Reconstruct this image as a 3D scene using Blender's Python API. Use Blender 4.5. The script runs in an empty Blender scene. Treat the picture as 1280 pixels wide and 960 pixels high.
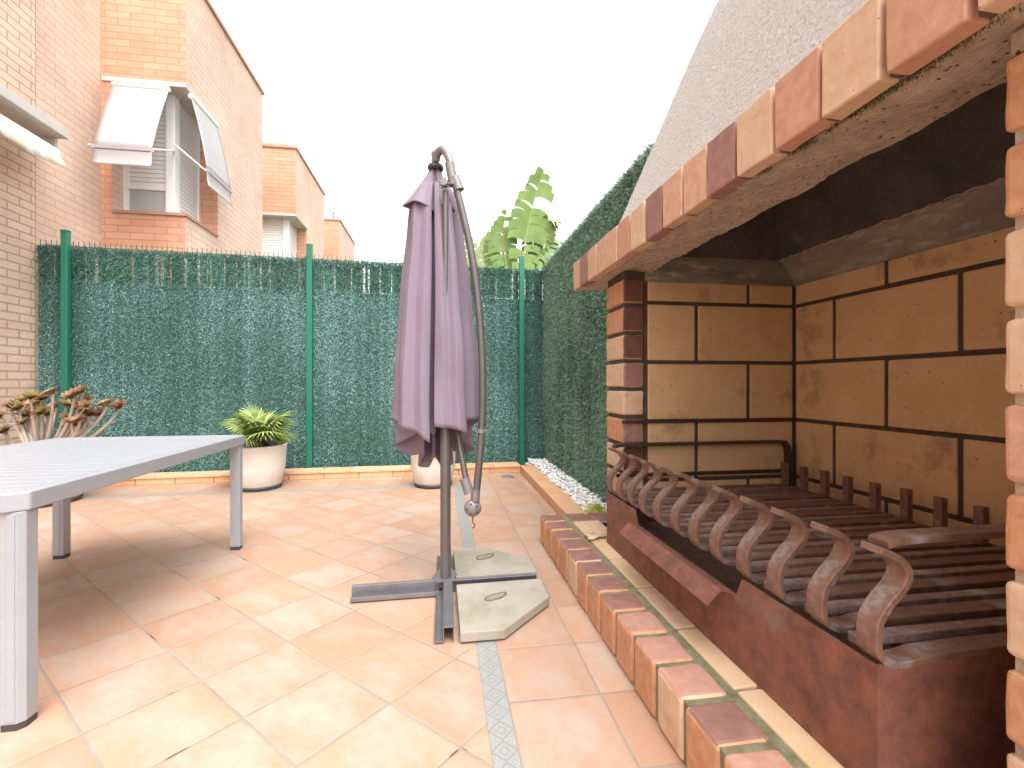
import bpy, math, random
import numpy as np
from mathutils import Vector
R = math.radians
random.seed(7)
sc = bpy.context.scene
col = sc.collection

# ------------------------------------------------------------------ camera, sky, sun, exposure
F_PX, HC, TH = 590.0, 1.10, R(8.7)
CT, ST = math.cos(TH), math.sin(TH)
cam = bpy.data.objects.new('camera', bpy.data.cameras.new('camera'))
col.objects.link(cam)
cam.location = (0, 0, HC)
cam.rotation_euler = (R(90), 0, -TH)
cam.data.sensor_width = 36
cam.data.lens = F_PX / 1280 * 36
cam.data.clip_start = 0.02
cam.data.clip_end = 2000
sc.camera = cam

SUN_EL, SUN_AZ = R(62), R(165)          # azimuth measured from +Y towards +X
w = bpy.data.worlds.new('World'); sc.world = w; w.use_nodes = True
nt = w.node_tree; nt.nodes.clear()
sky = nt.nodes.new('ShaderNodeTexSky'); sky.sky_type = 'NISHITA'; sky.sun_disc = False
sky.sun_elevation = SUN_EL; sky.sun_rotation = SUN_AZ
sky.air_density = 1.0; sky.dust_density = 4.0; sky.ozone_density = 1.0
hs = nt.nodes.new('ShaderNodeHueSaturation'); hs.inputs['Saturation'].default_value = 0.05
bg = nt.nodes.new('ShaderNodeBackground'); bg.inputs['Strength'].default_value = 0.15
wo = nt.nodes.new('ShaderNodeOutputWorld')
nt.links.new(sky.outputs[0], hs.inputs['Color']); nt.links.new(hs.outputs[0], bg.inputs['Color'])
nt.links.new(bg.outputs[0], wo.inputs['Surface'])
sl = bpy.data.lights.new('sun', 'SUN'); sl.energy = 0.5; sl.angle = R(50); sl.color = (1, .96, .92)
so = bpy.data.objects.new('sun', sl); col.objects.link(so)
sd = Vector((math.sin(SUN_AZ) * math.cos(SUN_EL), math.cos(SUN_AZ) * math.cos(SUN_EL), math.sin(SUN_EL)))
so.rotation_euler = sd.to_track_quat('Z', 'Y').to_euler()
sc.view_settings.view_transform = 'Standard'
sc.view_settings.look = 'None'
sc.view_settings.gamma = 1
sc.view_settings.use_curve_mapping = False
sc.view_settings.exposure = 1.75
sc.cycles.max_bounces = 8
sc.cycles.diffuse_bounces = 5

def W(px, py, Z):
    """world point seen in direction (px,py) at camera depth Z"""
    xc = (px - 640) / F_PX * Z
    return (xc * CT + Z * ST, -xc * ST + Z * CT, HC - (py - 480) / F_PX * Z)

# ------------------------------------------------------------------ materials
def nodes_of(m):
    m.use_nodes = True
    t = m.node_tree
    return t, t.nodes['Principled BSDF']

class NB:
    """small node builder"""
    def __init__(s, t): s.t = t
    def n(s, k, **kw):
        o = s.t.nodes.new(k)
        for a, b in kw.items(): setattr(o, a, b)
        return o
    def l(s, a, b): s.t.links.new(a, b)
    def setin(s, sock, v):
        if hasattr(v, 'is_linked') or isinstance(v, bpy.types.NodeSocket): s.l(v, sock)
        else: sock.default_value = v
    def math(s, op, a, b=None, c=None):
        o = s.n('ShaderNodeMath', operation=op)
        for i, v in enumerate((a, b, c)):
            if v is not None: s.setin(o.inputs[i], v)
        return o.outputs[0]
    def vmath(s, op, a, b=None):
        o = s.n('ShaderNodeVectorMath', operation=op)
        s.setin(o.inputs[0], a)
        if b is not None: s.setin(o.inputs[1], b)
        return o.outputs[0]
    def mix(s, fac, a, b, bt='MIX'):
        o = s.n('ShaderNodeMix', data_type='RGBA', blend_type=bt)
        s.setin(o.inputs[0], fac)
        s.setin(o.inputs[6], a if not isinstance(a, tuple) else (*a[:3], 1))
        s.setin(o.inputs[7], b if not isinstance(b, tuple) else (*b[:3], 1))
        return o.outputs[2]
    def coord(s, kind='Object'): return s.n('ShaderNodeTexCoord').outputs[kind]
    def noise(s, vec, scale, detail=4, rough=.6, out=0):
        o = s.n('ShaderNodeTexNoise'); s.l(vec, o.inputs['Vector'])
        o.inputs['Scale'].default_value = scale; o.inputs['Detail'].default_value = detail
        o.inputs['Roughness'].default_value = rough
        return o.outputs[out]
    def ramp(s, fac, pts):
        o = s.n('ShaderNodeValToRGB'); s.l(fac, o.inputs[0])
        e = o.color_ramp.elements
        while len(e) < len(pts): e.new(.5)
        for el, (p, c) in zip(e, pts):
            el.position = p; el.color = (*c, 1) if isinstance(c, tuple) else (c, c, c, 1)
        return o.outputs[0]
    def bump(s, h, strength, dist, bsdf):
        o = s.n('ShaderNodeBump'); o.inputs['Strength'].default_value = strength
        o.inputs['Distance'].default_value = dist
        s.l(h, o.inputs['Height']); s.l(o.outputs[0], bsdf.inputs['Normal'])

def mat(name, c1, c2=None, scale=8, rough=.7, bump=0, bscale=60, metal=0, spec=.5, stretch=None, bdist=.004, speck=None, stain=None):
    m = bpy.data.materials.new(name); t, b = nodes_of(m); k = NB(t)
    vec = k.coord()
    if stretch: vec = k.vmath('MULTIPLY', vec, stretch)
    c2 = c2 or tuple(x * .75 for x in c1)
    f = k.ramp(k.noise(vec, scale, 6, .65), [(.3, 0.0), (.7, 1.0)])
    c = k.mix(f, c1, c2)
    if stain:   # (colour, scale, lo, hi)
        g = k.ramp(k.noise(vec, stain[1], 5, .7), [(stain[2], 0.0), (stain[3], 1.0)])
        c = k.mix(g, c, stain[0])
    if speck:   # (colour, scale, threshold)
        v = k.n('ShaderNodeTexVoronoi'); k.l(vec, v.inputs['Vector']); v.inputs['Scale'].default_value = speck[1]
        g = k.math('LESS_THAN', v.outputs['Distance'], speck[2])
        c = k.mix(g, c, speck[0])
    k.l(c, b.inputs['Base Color'])
    b.inputs['Roughness'].default_value = rough
    b.inputs['Metallic'].default_value = metal
    b.inputs['Specular IOR Level'].default_value = spec
    if bump:
        k.bump(k.noise(vec, bscale, 6, .7), bump, bdist, b)
    return m

def tile_mat(name, size, ang, ox, oy, grout=.012, cream=(.435, .345, .285), orange=(.44, .26, .175)):
    m = bpy.data.materials.new(name); t, b = nodes_of(m); k = NB(t)
    co = k.coord()
    mp = k.n('ShaderNodeMapping', vector_type='TEXTURE')
    mp.inputs['Location'].default_value = (ox, oy, 0)
    mp.inputs['Rotation'].default_value = (0, 0, ang)
    mp.inputs['Scale'].default_value = (size, size, 1)
    k.l(co, mp.inputs['Vector']); p = mp.outputs[0]
    # slight wobble of the joints
    wob = k.vmath('MULTIPLY', k.vmath('SUBTRACT', k.noise(co, 9, 2, .5, 1), (.5, .5, .5)), (.014, .014, 0))
    p = k.vmath('ADD', p, wob)
    cell = k.vmath('MULTIPLY', k.vmath('FLOOR', p), (1, 1, 0))
    fr = k.vmath('FRACTION', p)
    sx = k.n('ShaderNodeSeparateXYZ'); k.l(fr, sx.inputs[0])
    ex = k.math('MINIMUM', sx.outputs[0], k.math('SUBTRACT', 1.0, sx.outputs[0]))
    ey = k.math('MINIMUM', sx.outputs[1], k.math('SUBTRACT', 1.0, sx.outputs[1]))
    e = k.math('MINIMUM', ex, ey)
    wn = k.n('ShaderNodeTexWhiteNoise', noise_dimensions='3D'); k.l(cell, wn.inputs['Vector'])
    rnd = k.n('ShaderNodeSeparateColor'); k.l(wn.outputs['Color'], rnd.inputs[0])
    # cloudy flame pattern: its own offset in each tile, drawn out one way
    pv = k.vmath('ADD', k.vmath('MULTIPLY', p, (1.7, .8, 1)), k.vmath('MULTIPLY', wn.outputs['Color'], (40, 40, 40)))
    cloud = k.noise(pv, 1.5, 5, .6)
    edge = k.ramp(e, [(0.0, 1.0), (.28, 0.0)])
    a = k.math('ADD', k.math('MULTIPLY', cloud, 1.5), k.math('MULTIPLY', edge, .20))
    a = k.math('ADD', a, k.math('MULTIPLY', k.math('SUBTRACT', rnd.outputs[0], .5), .42))
    a = k.math('ADD', a, k.math('MULTIPLY', k.math('SUBTRACT', k.noise(co, 22, 6, .7), .5), .7))
    fac = k.ramp(a, [(.45, 0.0), (1.2, 1.0)])
    c = k.mix(fac, cream, orange)
    val = k.math('ADD', .93, k.math('MULTIPLY', rnd.outputs[1], .12))
    c = k.mix(1.0, c, k.n('ShaderNodeCombineColor').outputs[0], 'MULTIPLY') if False else c
    fine = k.noise(co, 160, 3, .7)
    c = k.mix(k.ramp(fine, [(.35, .22), (.6, 0.0)]), c, (.42, .24, .14))
    h2 = k.n('ShaderNodeHueSaturation'); k.l(c, h2.inputs['Color']); k.l(val, h2.inputs['Value']); c = h2.outputs[0]
    # small dark chips
    v = k.n('ShaderNodeTexVoronoi'); k.l(co, v.inputs['Vector']); v.inputs['Scale'].default_value = 2.3
    chip = k.math('LESS_THAN', v.outputs['Distance'], .018)
    c = k.mix(chip, c, (.12, .07, .05))
    gm = k.math('LESS_THAN', e, grout)
    gcol = k.mix(k.ramp(k.noise(co, 3.5, 5, .7), [(.35, 0.0), (.65, 1.0)]), (.345, .285, .24), (.24, .195, .165))
    dirt = k.ramp(k.noise(co, 5.5, 3, .5), [(.66, 0.0), (.70, 1.0)])
    gcol = k.mix(dirt, gcol, (.13, .08, .06))
    c = k.mix(gm, c, gcol)
    k.l(c, b.inputs['Base Color'])
    k.l(k.ramp(cloud, [(0.3, .34), (.8, .55)]), b.inputs['Roughness'])
    b.inputs['Specular IOR Level'].default_value = .45
    hgt = k.math('ADD', k.ramp(e, [(grout * .7, 0.0), (grout * 2.6, 1.0)]), k.math('MULTIPLY', k.noise(co, 14, 4, .6), .35))
    k.bump(hgt, .35, .004, b)
    return m

def mosaic_mat(name, along_y=True):
    m = bpy.data.materials.new(name); t, b = nodes_of(m); k = NB(t)
    co = k.coord()
    mp = k.n('ShaderNodeMapping', vector_type='TEXTURE')
    mp.inputs['Location'].default_value = (.15, 0, 0) if along_y else (0, 5.10, 0)
    mp.inputs['Scale'].default_value = (.085, .085, 1)
    k.l(co, mp.inputs['Vector']); p = mp.outputs[0]
    fr = k.vmath('FRACTION', p)
    sx = k.n('ShaderNodeSeparateXYZ'); k.l(fr, sx.inputs[0])
    dx = k.math('ABSOLUTE', k.math('SUBTRACT', sx.outputs[0], .5)); dy = k.math('ABSOLUTE', k.math('SUBTRACT', sx.outputs[1], .5))
    dsum = k.math('ADD', dx, dy)                       # diamond
    ring = k.math('ABSOLUTE', k.math('SUBTRACT', dsum, .47))
    line1 = k.math('LESS_THAN', ring, .045)
    line2 = k.math('LESS_THAN', k.math('ABSOLUTE', k.math('SUBTRACT', dsum, .2)), .03)
    rad = k.math('SQRT', k.math('ADD', k.math('MULTIPLY', dx, dx), k.math('MULTIPLY', dy, dy)))
    dot = k.math('LESS_THAN', rad, .10)
    sp = k.ramp(k.noise(co, 130, 3, .7), [(.35, 0.0), (.65, 1.0)])
    c = k.mix(sp, (.34, .335, .305), (.22, .255, .285))
    c = k.mix(line2, c, (.20, .225, .25))
    c = k.mix(dot, c, (.36, .28, .20))
    c = k.mix(line1, c, (.25, .22, .19))
    other = k.math('ABSOLUTE', k.math('SUBTRACT', sx.outputs[0 if along_y else 1], .5))
    c = k.mix(k.math('GREATER_THAN', other, .46), c, (.26, .22, .18))
    k.l(c, b.inputs['Base Color']); b.inputs['Roughness'].default_value = .45
    k.bump(k.noise(co, 60, 3, .6), .2, .003, b)
    return m

def brick_mat(name, plane, c1, c2, mortar, bw=.30, bh=.088, ms=.010, var=.5, shift=0.0):
    """running-bond brickwork; plane 'yz' or 'xz' picks the wall direction"""
    m = bpy.data.materials.new(name); t, b = nodes_of(m); k = NB(t)
    co = k.coord(); s = k.n('ShaderNodeSeparateXYZ'); k.l(co, s.inputs[0])
    cb = k.n('ShaderNodeCombineXYZ')
    k.l(s.outputs[1] if plane == 'yz' else s.outputs[0], cb.inputs[0]); k.l(s.outputs[2], cb.inputs[1])
    br = k.n('ShaderNodeTexBrick'); k.l(cb.outputs[0], br.inputs['Vector'])
    br.inputs['Scale'].default_value = 1; br.inputs['Brick Width'].default_value = bw
    br.inputs['Row Height'].default_value = bh; br.inputs['Mortar Size'].default_value = ms
    br.inputs['Mortar Smooth'].default_value = .15; br.inputs['Bias'].default_value = 0
    br.inputs['Color1'].default_value = (*c1, 1); br.inputs['Color2'].default_value = (*c2, 1)
    br.inputs['Mortar'].default_value = (*mortar, 1)
    n1 = k.ramp(k.noise(co, 1.1, 4, .6), [(.3, .82), (.7, 1.08)])
    n2 = k.ramp(k.noise(co, 40, 4, .7), [(.3, .86), (.7, 1.06)])
    c = k.mix(1.0, br.outputs[0], k.mix(1.0, n1, n2, 'MULTIPLY'), 'MULTIPLY')
    k.l(c, b.inputs['Base Color']); b.inputs['Roughness'].default_value = .85
    inv = k.math('SUBTRACT', 1.0, br.outputs['Fac'])
    k.bump(k.math('ADD', inv, k.math('MULTIPLY', k.noise(co, 80, 4, .7), .3)), .6, .008, b)
    return m

M = {}
M['tile_diag'] = tile_mat('tile_diagonal', .3325, R(45), -1.112, 2.142)
M['tile_straight'] = tile_mat('tile_straight', .331, 0, .235, 1.942)
M['mosaic_y'] = mosaic_mat('mosaic_band_y', True)
M['mosaic_x'] = mosaic_mat('mosaic_band_x', False)
M['ground'] = mat('ground_soil', (.20, .17, .12), (.12, .14, .07), 1.5, .95, .3, 20)
M['brick_o'] = mat('brick_orange', (.60, .32, .18), (.44, .20, .10), 26, .78, .6, 110, speck=((.22, .11, .07), 38, .07))
M['brick_c'] = mat('brick_cream', (.67, .47, .33), (.54, .35, .22), 24, .78, .6, 110, speck=((.25, .14, .08), 34, .07))
M['brick_p'] = mat('brick_peach', (.65, .41, .28), (.51, .29, .18), 26, .78, .6, 110, speck=((.22, .12, .07), 36, .06))
M['brick_s'] = mat('brick_salmon', (.59, .33, .235), (.46, .23, .15), 26, .78, .6, 110)
M['brick_m'] = mat('brick_mauve', (.36, .19, .165), (.25, .12, .10), 26, .75, .6, 110)
M['brick_d'] = mat('brick_sooted', (.17, .075, .05), (.10, .045, .03), 14, .8, .35, 90)
M['step_top'] = mat('brick_step_mauve', (.29, .145, .12), (.20, .095, .075), 22, .6, .5, 90, stain=((.36, .20, .16), 5, .5, .75))
M['mortar_lintel'] = mat('mortar_mossy_dark', (.20, .175, .12), (.07, .075, .025), 24, .95, 1.0, 90, bdist=.015)
M['step_pink'] = mat('brick_step_pink', (.50, .28, .21), (.38, .19, .14), 22, .65, .5, 90, stain=((.30, .16, .13), 6, .55, .75))
M['mortar_moss'] = mat('mortar_moss', (.36, .33, .22), (.17, .16, .065), 22, .95, 1.0, 90, bdist=.015)
M['mortar_dark'] = mat('mortar_sooted', (.10, .065, .045), (.055, .035, .025), 18, .95, .6, 120)
M['moss'] = mat('moss_green', (.10, .13, .025), (.05, .08, .012), 60, 1, .8, 200)
M['ledge_tile'] = mat('ledge_tile_cream', (.66, .50, .34), (.60, .38, .20), 5, .55, .2, 70, speck=((.3, .18, .1), 30, .06))
M['firebrick'] = mat('firebrick', (.68, .46, .255), (.585, .37, .19), 5, .8, .3, 90, speck=((.12, .06, .04), 20, .075), stain=((.24, .14, .085), 3.2, .56, .76))
M['soot'] = mat('soot_black', (.050, .042, .038), (.11, .088, .074), 6, .75, .9, 30, bdist=.012, stain=((.22, .18, .145), 4.0, .58, .74))
M['smear'] = mat('smeared_mortar', (.30, .26, .21), (.15, .125, .10), 4, .6, .6, 30, stretch=(1, 1, 3.5), stain=((.44, .39, .32), 6, .52, .68))
M['concrete_soffit'] = mat('rough_concrete', (.70, .55, .42), (.48, .36, .26), 22, .95, 1.0, 38, bdist=.03, speck=((.14, .10, .07), 36, .16))
M['render'] = mat('rough_render', (.80, .75, .70), (.66, .60, .55), 40, .95, 1.0, 62, bdist=.035, speck=((.36, .31, .27), 42, .13))
M['rust'] = mat('rust', (.30, .115, .075), (.13, .056, .042), 17, .62, .7, 120, metal=.25, bdist=.003, stain=((.22, .17, .15), 3.2, .58, .74), speck=((.12, .05, .035), 120, .16))
M['rust_bar'] = mat('rust_bar', (.29, .16, .12), (.16, .085, .06), 30, .48, .6, 150, metal=.35, bdist=.003, stain=((.36, .33, .32), 9, .52, .70))
M['bar_worn'] = mat('worn_bar_iron', (.36, .25, .205), (.23, .125, .09), 14, .45, .6, 150, metal=.3, bdist=.003, stain=((.50, .47, .46), 6, .48, .66))
M['iron_dark'] = mat('iron_dark', (.060, .042, .036), (.10, .055, .04), 14, .45, .3, 120, metal=.5)
M['ash'] = mat('tray_bottom_ash', (.27, .17, .12), (.14, .09, .065), 16, .95, .7, 80, bdist=.01)
M['curb_o'] = mat('curb_tile_orange', (.62, .31, .16), (.66, .40, .22), 6, .55, .2, 60)
M['curb_c'] = mat('curb_tile_pale', (.68, .43, .27), (.64, .36, .20), 6, .55, .2, 60)
M['curb_joint'] = mat('curb_joint', (.36, .28, .21), None, 20, .9)
M['pebble'] = mat('white_pebble', (.82, .81, .80), (.68, .67, .66), 12, .6, .2, 40)
M['fence_post'] = mat('green_post_paint', (.012, .16, .10), (.010, .14, .085), 6, .38, .1, 40)
M['wire'] = mat('green_wire', (.03, .16, .11), None, 10, .5)
M['hedge_back'] = mat('hedge_backing', (.06, .14, .115), (.04, .10, .08), 20, .9)
M['hedge_a'] = mat('hedge_needles_teal', (.165, .335, .315), (.120, .265, .240), 30, .42)
M['hedge_b'] = mat('hedge_needles_pale', (.31, .51, .50), (.24, .42, .41), 30, .38)
M['hedge_c'] = mat('hedge_needles_dark', (.055, .150, .120), (.035, .105, .080), 30, .5)
M['hedge_g'] = mat('hedge_needles_green', (.27, .43, .29), (.20, .35, .23), 30, .5)
M['hedge_t'] = mat('hedge_needles_deep_green', (.085, .215, .155), (.055, .15, .105), 30, .5)  # darker, greener needles of the upper strip
M['table'] = mat('table_grey_paint', (.36, .372, .40), (.335, .348, .375), 4, .38, .1, 200, metal=.15)
M['table_leg'] = mat('table_leg_paint', (.355, .365, .40), (.325, .33, .36), 4, .4, .1, 200, metal=.15)
M['plastic_dark'] = mat('plastic_dark', (.05, .048, .045), None, 20, .5)
M['pot'] = mat('pot_cream', (.70, .67, .62), (.63, .59, .53), 5, .6, .15, 60, stain=((.50, .44, .36), 4, .64, .8))
M['soil'] = mat('potting_soil', (.07, .045, .03), (.04, .028, .02), 30, 1, .8, 60)
M['stem'] = mat('succulent_stem', (.56, .47, .39), (.42, .33, .27), 20, .8, .4, 80)
M['rosette_r'] = mat('rosette_red', (.25, .075, .06), (.26, .17, .07), 10, .5)
M['rosette_g'] = mat('rosette_olive', (.27, .31, .08), (.26, .14, .06), 10, .5)
M['palm'] = mat('palm_leaf', (.19, .26, .055), (.11, .18, .04), 6, .5)
M['palm_y'] = mat('palm_leaf_pale', (.36, .40, .13), (.24, .31, .08), 6, .5)
M['palm_fibre'] = mat('palm_fibre', (.13, .08, .045), (.07, .04, .03), 40, .95, .7, 120)
M['banana'] = mat('banana_leaf', (.10, .19, .035), (.22, .32, .085), 3, .42)
M['banana_pale'] = mat('banana_leaf_pale', (.25, .33, .13), (.34, .40, .21), 3, .5)
M['banana_rib'] = mat('banana_rib', (.42, .46, .18), (.30, .30, .12), 3, .5)
for q in ('banana', 'banana_pale'):
    bb = M[q].node_tree.nodes['Principled BSDF']
    pass
M['shrub'] = mat('yellow_green_leaf', (.62, .66, .17), (.48, .56, .12), 20, .5)
M['fabric'] = mat('mauve_canvas', (.225, .178, .228), (.20, .152, .198), 3, .8, .12, 300, bdist=.001)
def creases():
    t, b = nodes_of(M['fabric']); k = NB(t); co = k.coord()
    st = k.vmath('MULTIPLY', co, (1.6, 1.6, 1.0))
    h = k.math('ADD', k.noise(st, 5, 5, .62), k.math('MULTIPLY', k.noise(co, 500, 2, .5), .05))
    k.bump(h, .30, .02, b)
creases()
M['steel_grey'] = mat('umbrella_frame_grey', (.155, .14, .135), (.13, .118, .112), 10, .36, 0, metal=.5)
M['steel_base'] = mat('umbrella_base_grey', (.24, .23, .25), (.19, .18, .195), 10, .38, .1, 80, metal=.55)
M['steel_light'] = mat('joint_grey', (.24, .22, .22), (.20, .185, .185), 10, .45, metal=.3)
M['slab'] = mat('concrete_slab', (.37, .335, .285), (.30, .27, .22), 5, .92, .6, 70, bdist=.006, stain=((.235, .225, .15), 4.5, .50, .72), speck=((.20, .18, .15), 60, .12))
M['handle'] = mat('handle_wire', (.16, .12, .09), (.28, .24, .20), 30, .6, metal=.6)
M['house_yz'] = brick_mat('house_brick_yz', 'yz', (.72, .50, .39), (.75, .55, .44), (.60, .41, .32), .30, .088, .007)  # side walls painted paler, for the light they catch and the haze
M['house_xz'] = brick_mat('house_brick_xz', 'xz', (.64, .31, .19), (.68, .38, .25), (.50, .25, .16), .30, .092, .006)  # same bricks, camera-facing walls painted darker for their weaker light
M['near_yz'] = brick_mat('near_house_brick', 'yz', (.70, .48, .36), (.74, .54, .42), (.45, .32, .25), .29, .088, .009)
M['coping'] = mat('coping', (.45, .25, .17), (.38, .20, .14), 5, .8)
M['lintel_grey'] = mat('grey_lintel', (.55, .52, .49), (.48, .45, .42), 6, .8, .2, 40)
M['white_frame'] = mat('white_frame', (.80, .80, .80), (.76, .76, .76), 5, .4)
M['glass'] = mat('curtained_glass', (.42, .44, .47), (.36, .38, .42), 2, .12)
M['awning'] = mat('awning_canvas_white', (.42, .405, .405), (.39, .375, .375), 3, .8)
M['awning_bar'] = mat('awning_bar', (.40, .34, .36), (.36, .30, .32), 3, .5)
M['leaf_dry'] = mat('dry_leaf', (.62, .50, .36), (.50, .37, .24), 12, .7)

# white slatted roller shutter
def slat_mat(name, c, pitch):
    m = bpy.data.materials.new(name); t, b = nodes_of(m); k = NB(t)
    s = k.n('ShaderNodeSeparateXYZ'); k.l(k.coord(), s.inputs[0])
    f = k.math('FRACT', k.math('DIVIDE', s.outputs[2], pitch))
    g = k.ramp(f, [(.0, 0.0), (.16, 1.0), (.85, .8), (1.0, 0.0)])
    k.l(k.mix(k.math('LESS_THAN', f, .1), c, tuple(x * .55 for x in c)), b.inputs['Base Color'])
    b.inputs['Roughness'].default_value = .5
    k.bump(g, .8, .01, b)
    return m
M['shutter'] = slat_mat('shutter_slats', (.72, .72, .71), .062)
def stripe_mat():
    m = bpy.data.materials.new('awning_striped_canvas'); t, b = nodes_of(m); k = NB(t)
    s = k.n('ShaderNodeSeparateXYZ'); k.l(k.coord(), s.inputs[0])
    f = k.math('FRACT', k.math('DIVIDE', s.outputs[1], .42))
    c = k.mix(k.math('LESS_THAN', f, .45), (.72, .74, .68), (.70, .68, .50))
    c = k.mix(k.math('LESS_THAN', k.math('ABSOLUTE', k.math('SUBTRACT', f, .72)), .08), c, (.55, .62, .55))
    k.l(c, b.inputs['Base Color']); b.inputs['Roughness'].default_value = .8
    return m
M['stripe'] = stripe_mat()

# ------------------------------------------------------------------ mesh helpers
OFF = {}
class MB:
    def __init__(s): s.v = []; s.f = []; s.m = []; s.smooth = []
    def add(s, vs, fs, m=0, sm=False):
        o = len(s.v); s.v += [tuple(p) for p in vs]
        for i, f in enumerate(fs):
            s.f.append(tuple(o + q for q in f)); s.m.append(m[i] if isinstance(m, (list, tuple)) else m); s.smooth.append(sm)
    def box(s, x0, x1, y0, y1, z0, z1, m=0, jit=0):
        j = lambda: random.uniform(-jit, jit)
        vs = [(x + j(), y + j(), z + j()) for z in (z0, z1) for y in (y0, y1) for x in (x0, x1)]
        s.add(vs, [(0, 2, 3, 1), (4, 5, 7, 6), (0, 1, 5, 4), (2, 6, 7, 3), (0, 4, 6, 2), (1, 3, 7, 5)], m)
        # order: bottom, top, -y, +y, -x, +x
    def obox(s, a, b, wv, hv, m=0):
        """box along a->b; wv, hv full cross vectors centred"""
        a, b, wv, hv = map(Vector, (a, b, wv, hv))
        vs = []
        for p in (a, b):
            for (i, j) in ((-.5, -.5), (.5, -.5), (.5, .5), (-.5, .5)): vs.append(p + wv * i + hv * j)
        s.add(vs, [(3, 2, 1, 0), (4, 5, 6, 7), (0, 1, 5, 4), (1, 2, 6, 5), (2, 3, 7, 6), (3, 0, 4, 7)], m)
    def prism(s, poly, z0, z1, m=0):
        n = len(poly)
        vs = [(x, y, z0) for x, y in poly] + [(x, y, z1) for x, y in poly]
        s.add(vs, [tuple(range(n))[::-1], tuple(range(n, 2 * n))] + [(i, (i + 1) % n, n + (i + 1) % n, n + i) for i in range(n)], m)
    def tube(s, pts, r, n=12, m=0, caps=True, flat=None):
        pts = [Vector(p) for p in pts]; N = len(pts)
        rr = r if isinstance(r, (list, tuple)) else [r] * N
        vs = []; up = None
        for i, p in enumerate(pts):
            d = (pts[min(i + 1, N - 1)] - pts[max(i - 1, 0)]).normalized()
            if up is None:
                up = Vector((0, 0, 1)) if abs(d.z) < .9 else Vector((1, 0, 0))
            a = d.cross(up).normalized(); b2 = a.cross(d).normalized(); up = b2
            for k in range(n):
                t = 2 * math.pi * k / n
                vs.append(p + (a * math.cos(t) + b2 * math.sin(t)) * rr[i])
        fs = [(i * n + k, i * n + (k + 1) % n, (i + 1) * n + (k + 1) % n, (i + 1) * n + k) for i in range(N - 1) for k in range(n)]
        s.add(vs, fs, m, True)
        if caps:
            s.add([vs[k] for k in range(n)], [tuple(range(n))[::-1]], m)
            s.add([vs[(N - 1) * n + k] for k in range(n)], [tuple(range(n))], m)
    def lathe(s, prof, c, n=40, m=0):
        vs = []
        for r, z in prof:
            for k in range(n):
                t = 2 * math.pi * k / n; vs.append((c[0] + r * math.cos(t), c[1] + r * math.sin(t), c[2] + z))
        fs = [(i * n + k, i * n + (k + 1) % n, (i + 1) * n + (k + 1) % n, (i + 1) * n + k) for i in range(len(prof) - 1) for k in range(n)]
        s.add(vs, fs, m, True)
    def sphere(s, c, r, m=0, n=12, sz=(1, 1, 1)):
        prof = [(max(1e-4, math.sin(math.pi * i / n)) * r, -math.cos(math.pi * i / n) * r) for i in range(n + 1)]
        o = len(s.v); s.lathe(prof, (0, 0, 0), 16, m)
        for i in range(o, len(s.v)):
            v = s.v[i]; s.v[i] = (c[0] + v[0] * sz[0], c[1] + v[1] * sz[1], c[2] + v[2] * sz[2])
    def ribbon(s, prof, y0, y1, th, m=0):
        """strip whose profile (x,z) points are swept from y0 to y1 with thickness th"""
        P = [Vector((x, 0, z)) for x, z in prof]; N = len(P); vs = []
        for i, p in enumerate(P):
            d = (P[min(i + 1, N - 1)] - P[max(i - 1, 0)]).normalized()
            nrm = Vector((-d.z, 0, d.x)) * (th / 2)
            for q, y in ((nrm, y0), (nrm, y1), (-nrm, y1), (-nrm, y0)): vs.append((p.x + q.x, y, p.z + q.z))
        fs = [(i * 4 + k, i * 4 + (k + 1) % 4, (i + 1) * 4 + (k + 1) % 4, (i + 1) * 4 + k) for i in range(N - 1) for k in range(4)]
        fs += [(3, 2, 1, 0), ((N - 1) * 4, (N - 1) * 4 + 1, (N - 1) * 4 + 2, (N - 1) * 4 + 3)]
        s.add(vs, fs, m)
    def build(s, name, mats, parent=None, bevel=0, seg=2, smooth_all=False, solid=0, rough=0):
        me = bpy.data.meshes.new(name)
        off = OFF.get(parent.name, (0, 0, 0)) if parent else (0, 0, 0)
        me.from_pydata([(x - off[0], y - off[1], z - off[2]) for x, y, z in s.v], [], s.f)
        mats = mats if isinstance(mats, (list, tuple)) else [mats]
        for q in mats: me.materials.append(M[q])
        me.polygons.foreach_set('material_index', s.m)
        me.polygons.foreach_set('use_smooth', [True] * len(s.f) if smooth_all else s.smooth)
        me.update(); me.validate()
        o = bpy.data.objects.new(name, me); col.objects.link(o)
        if parent: o.parent = parent; OFF[o.name] = off
        if solid:
            q = o.modifiers.new('solid', 'SOLIDIFY'); q.thickness = solid
        if bevel:
            q = o.modifiers.new('bevel', 'BEVEL'); q.width = bevel; q.segments = seg; q.limit_method = 'ANGLE'; q.angle_limit = R(40)
        if rough:
            q = o.modifiers.new('sub', 'SUBSURF'); q.subdivision_type = 'SIMPLE'; q.levels = q.render_levels = 2
            for sz, st in ((.045, rough), (.012, rough * .45)):
                tx = bpy.data.textures.new('chips', 'CLOUDS'); tx.noise_scale = sz; tx.noise_depth = 3
                q = o.modifiers.new('wear', 'DISPLACE'); q.texture = tx; q.strength = st; q.mid_level = .5; q.texture_coords = 'LOCAL'
        return o

def tag(o, label, cat, group=None, kind=None):
    if label: o['label'] = label
    if cat: o['category'] = cat
    if group: o['group'] = group
    if kind: o['kind'] = kind
    return o
def thing(name, label, cat, loc, group=None):
    o = bpy.data.objects.new(name, None); col.objects.link(o); o.location = loc
    o.empty_display_size = .1
    OFF[o.name] = loc
    return tag(o, label, cat, group)

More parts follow.
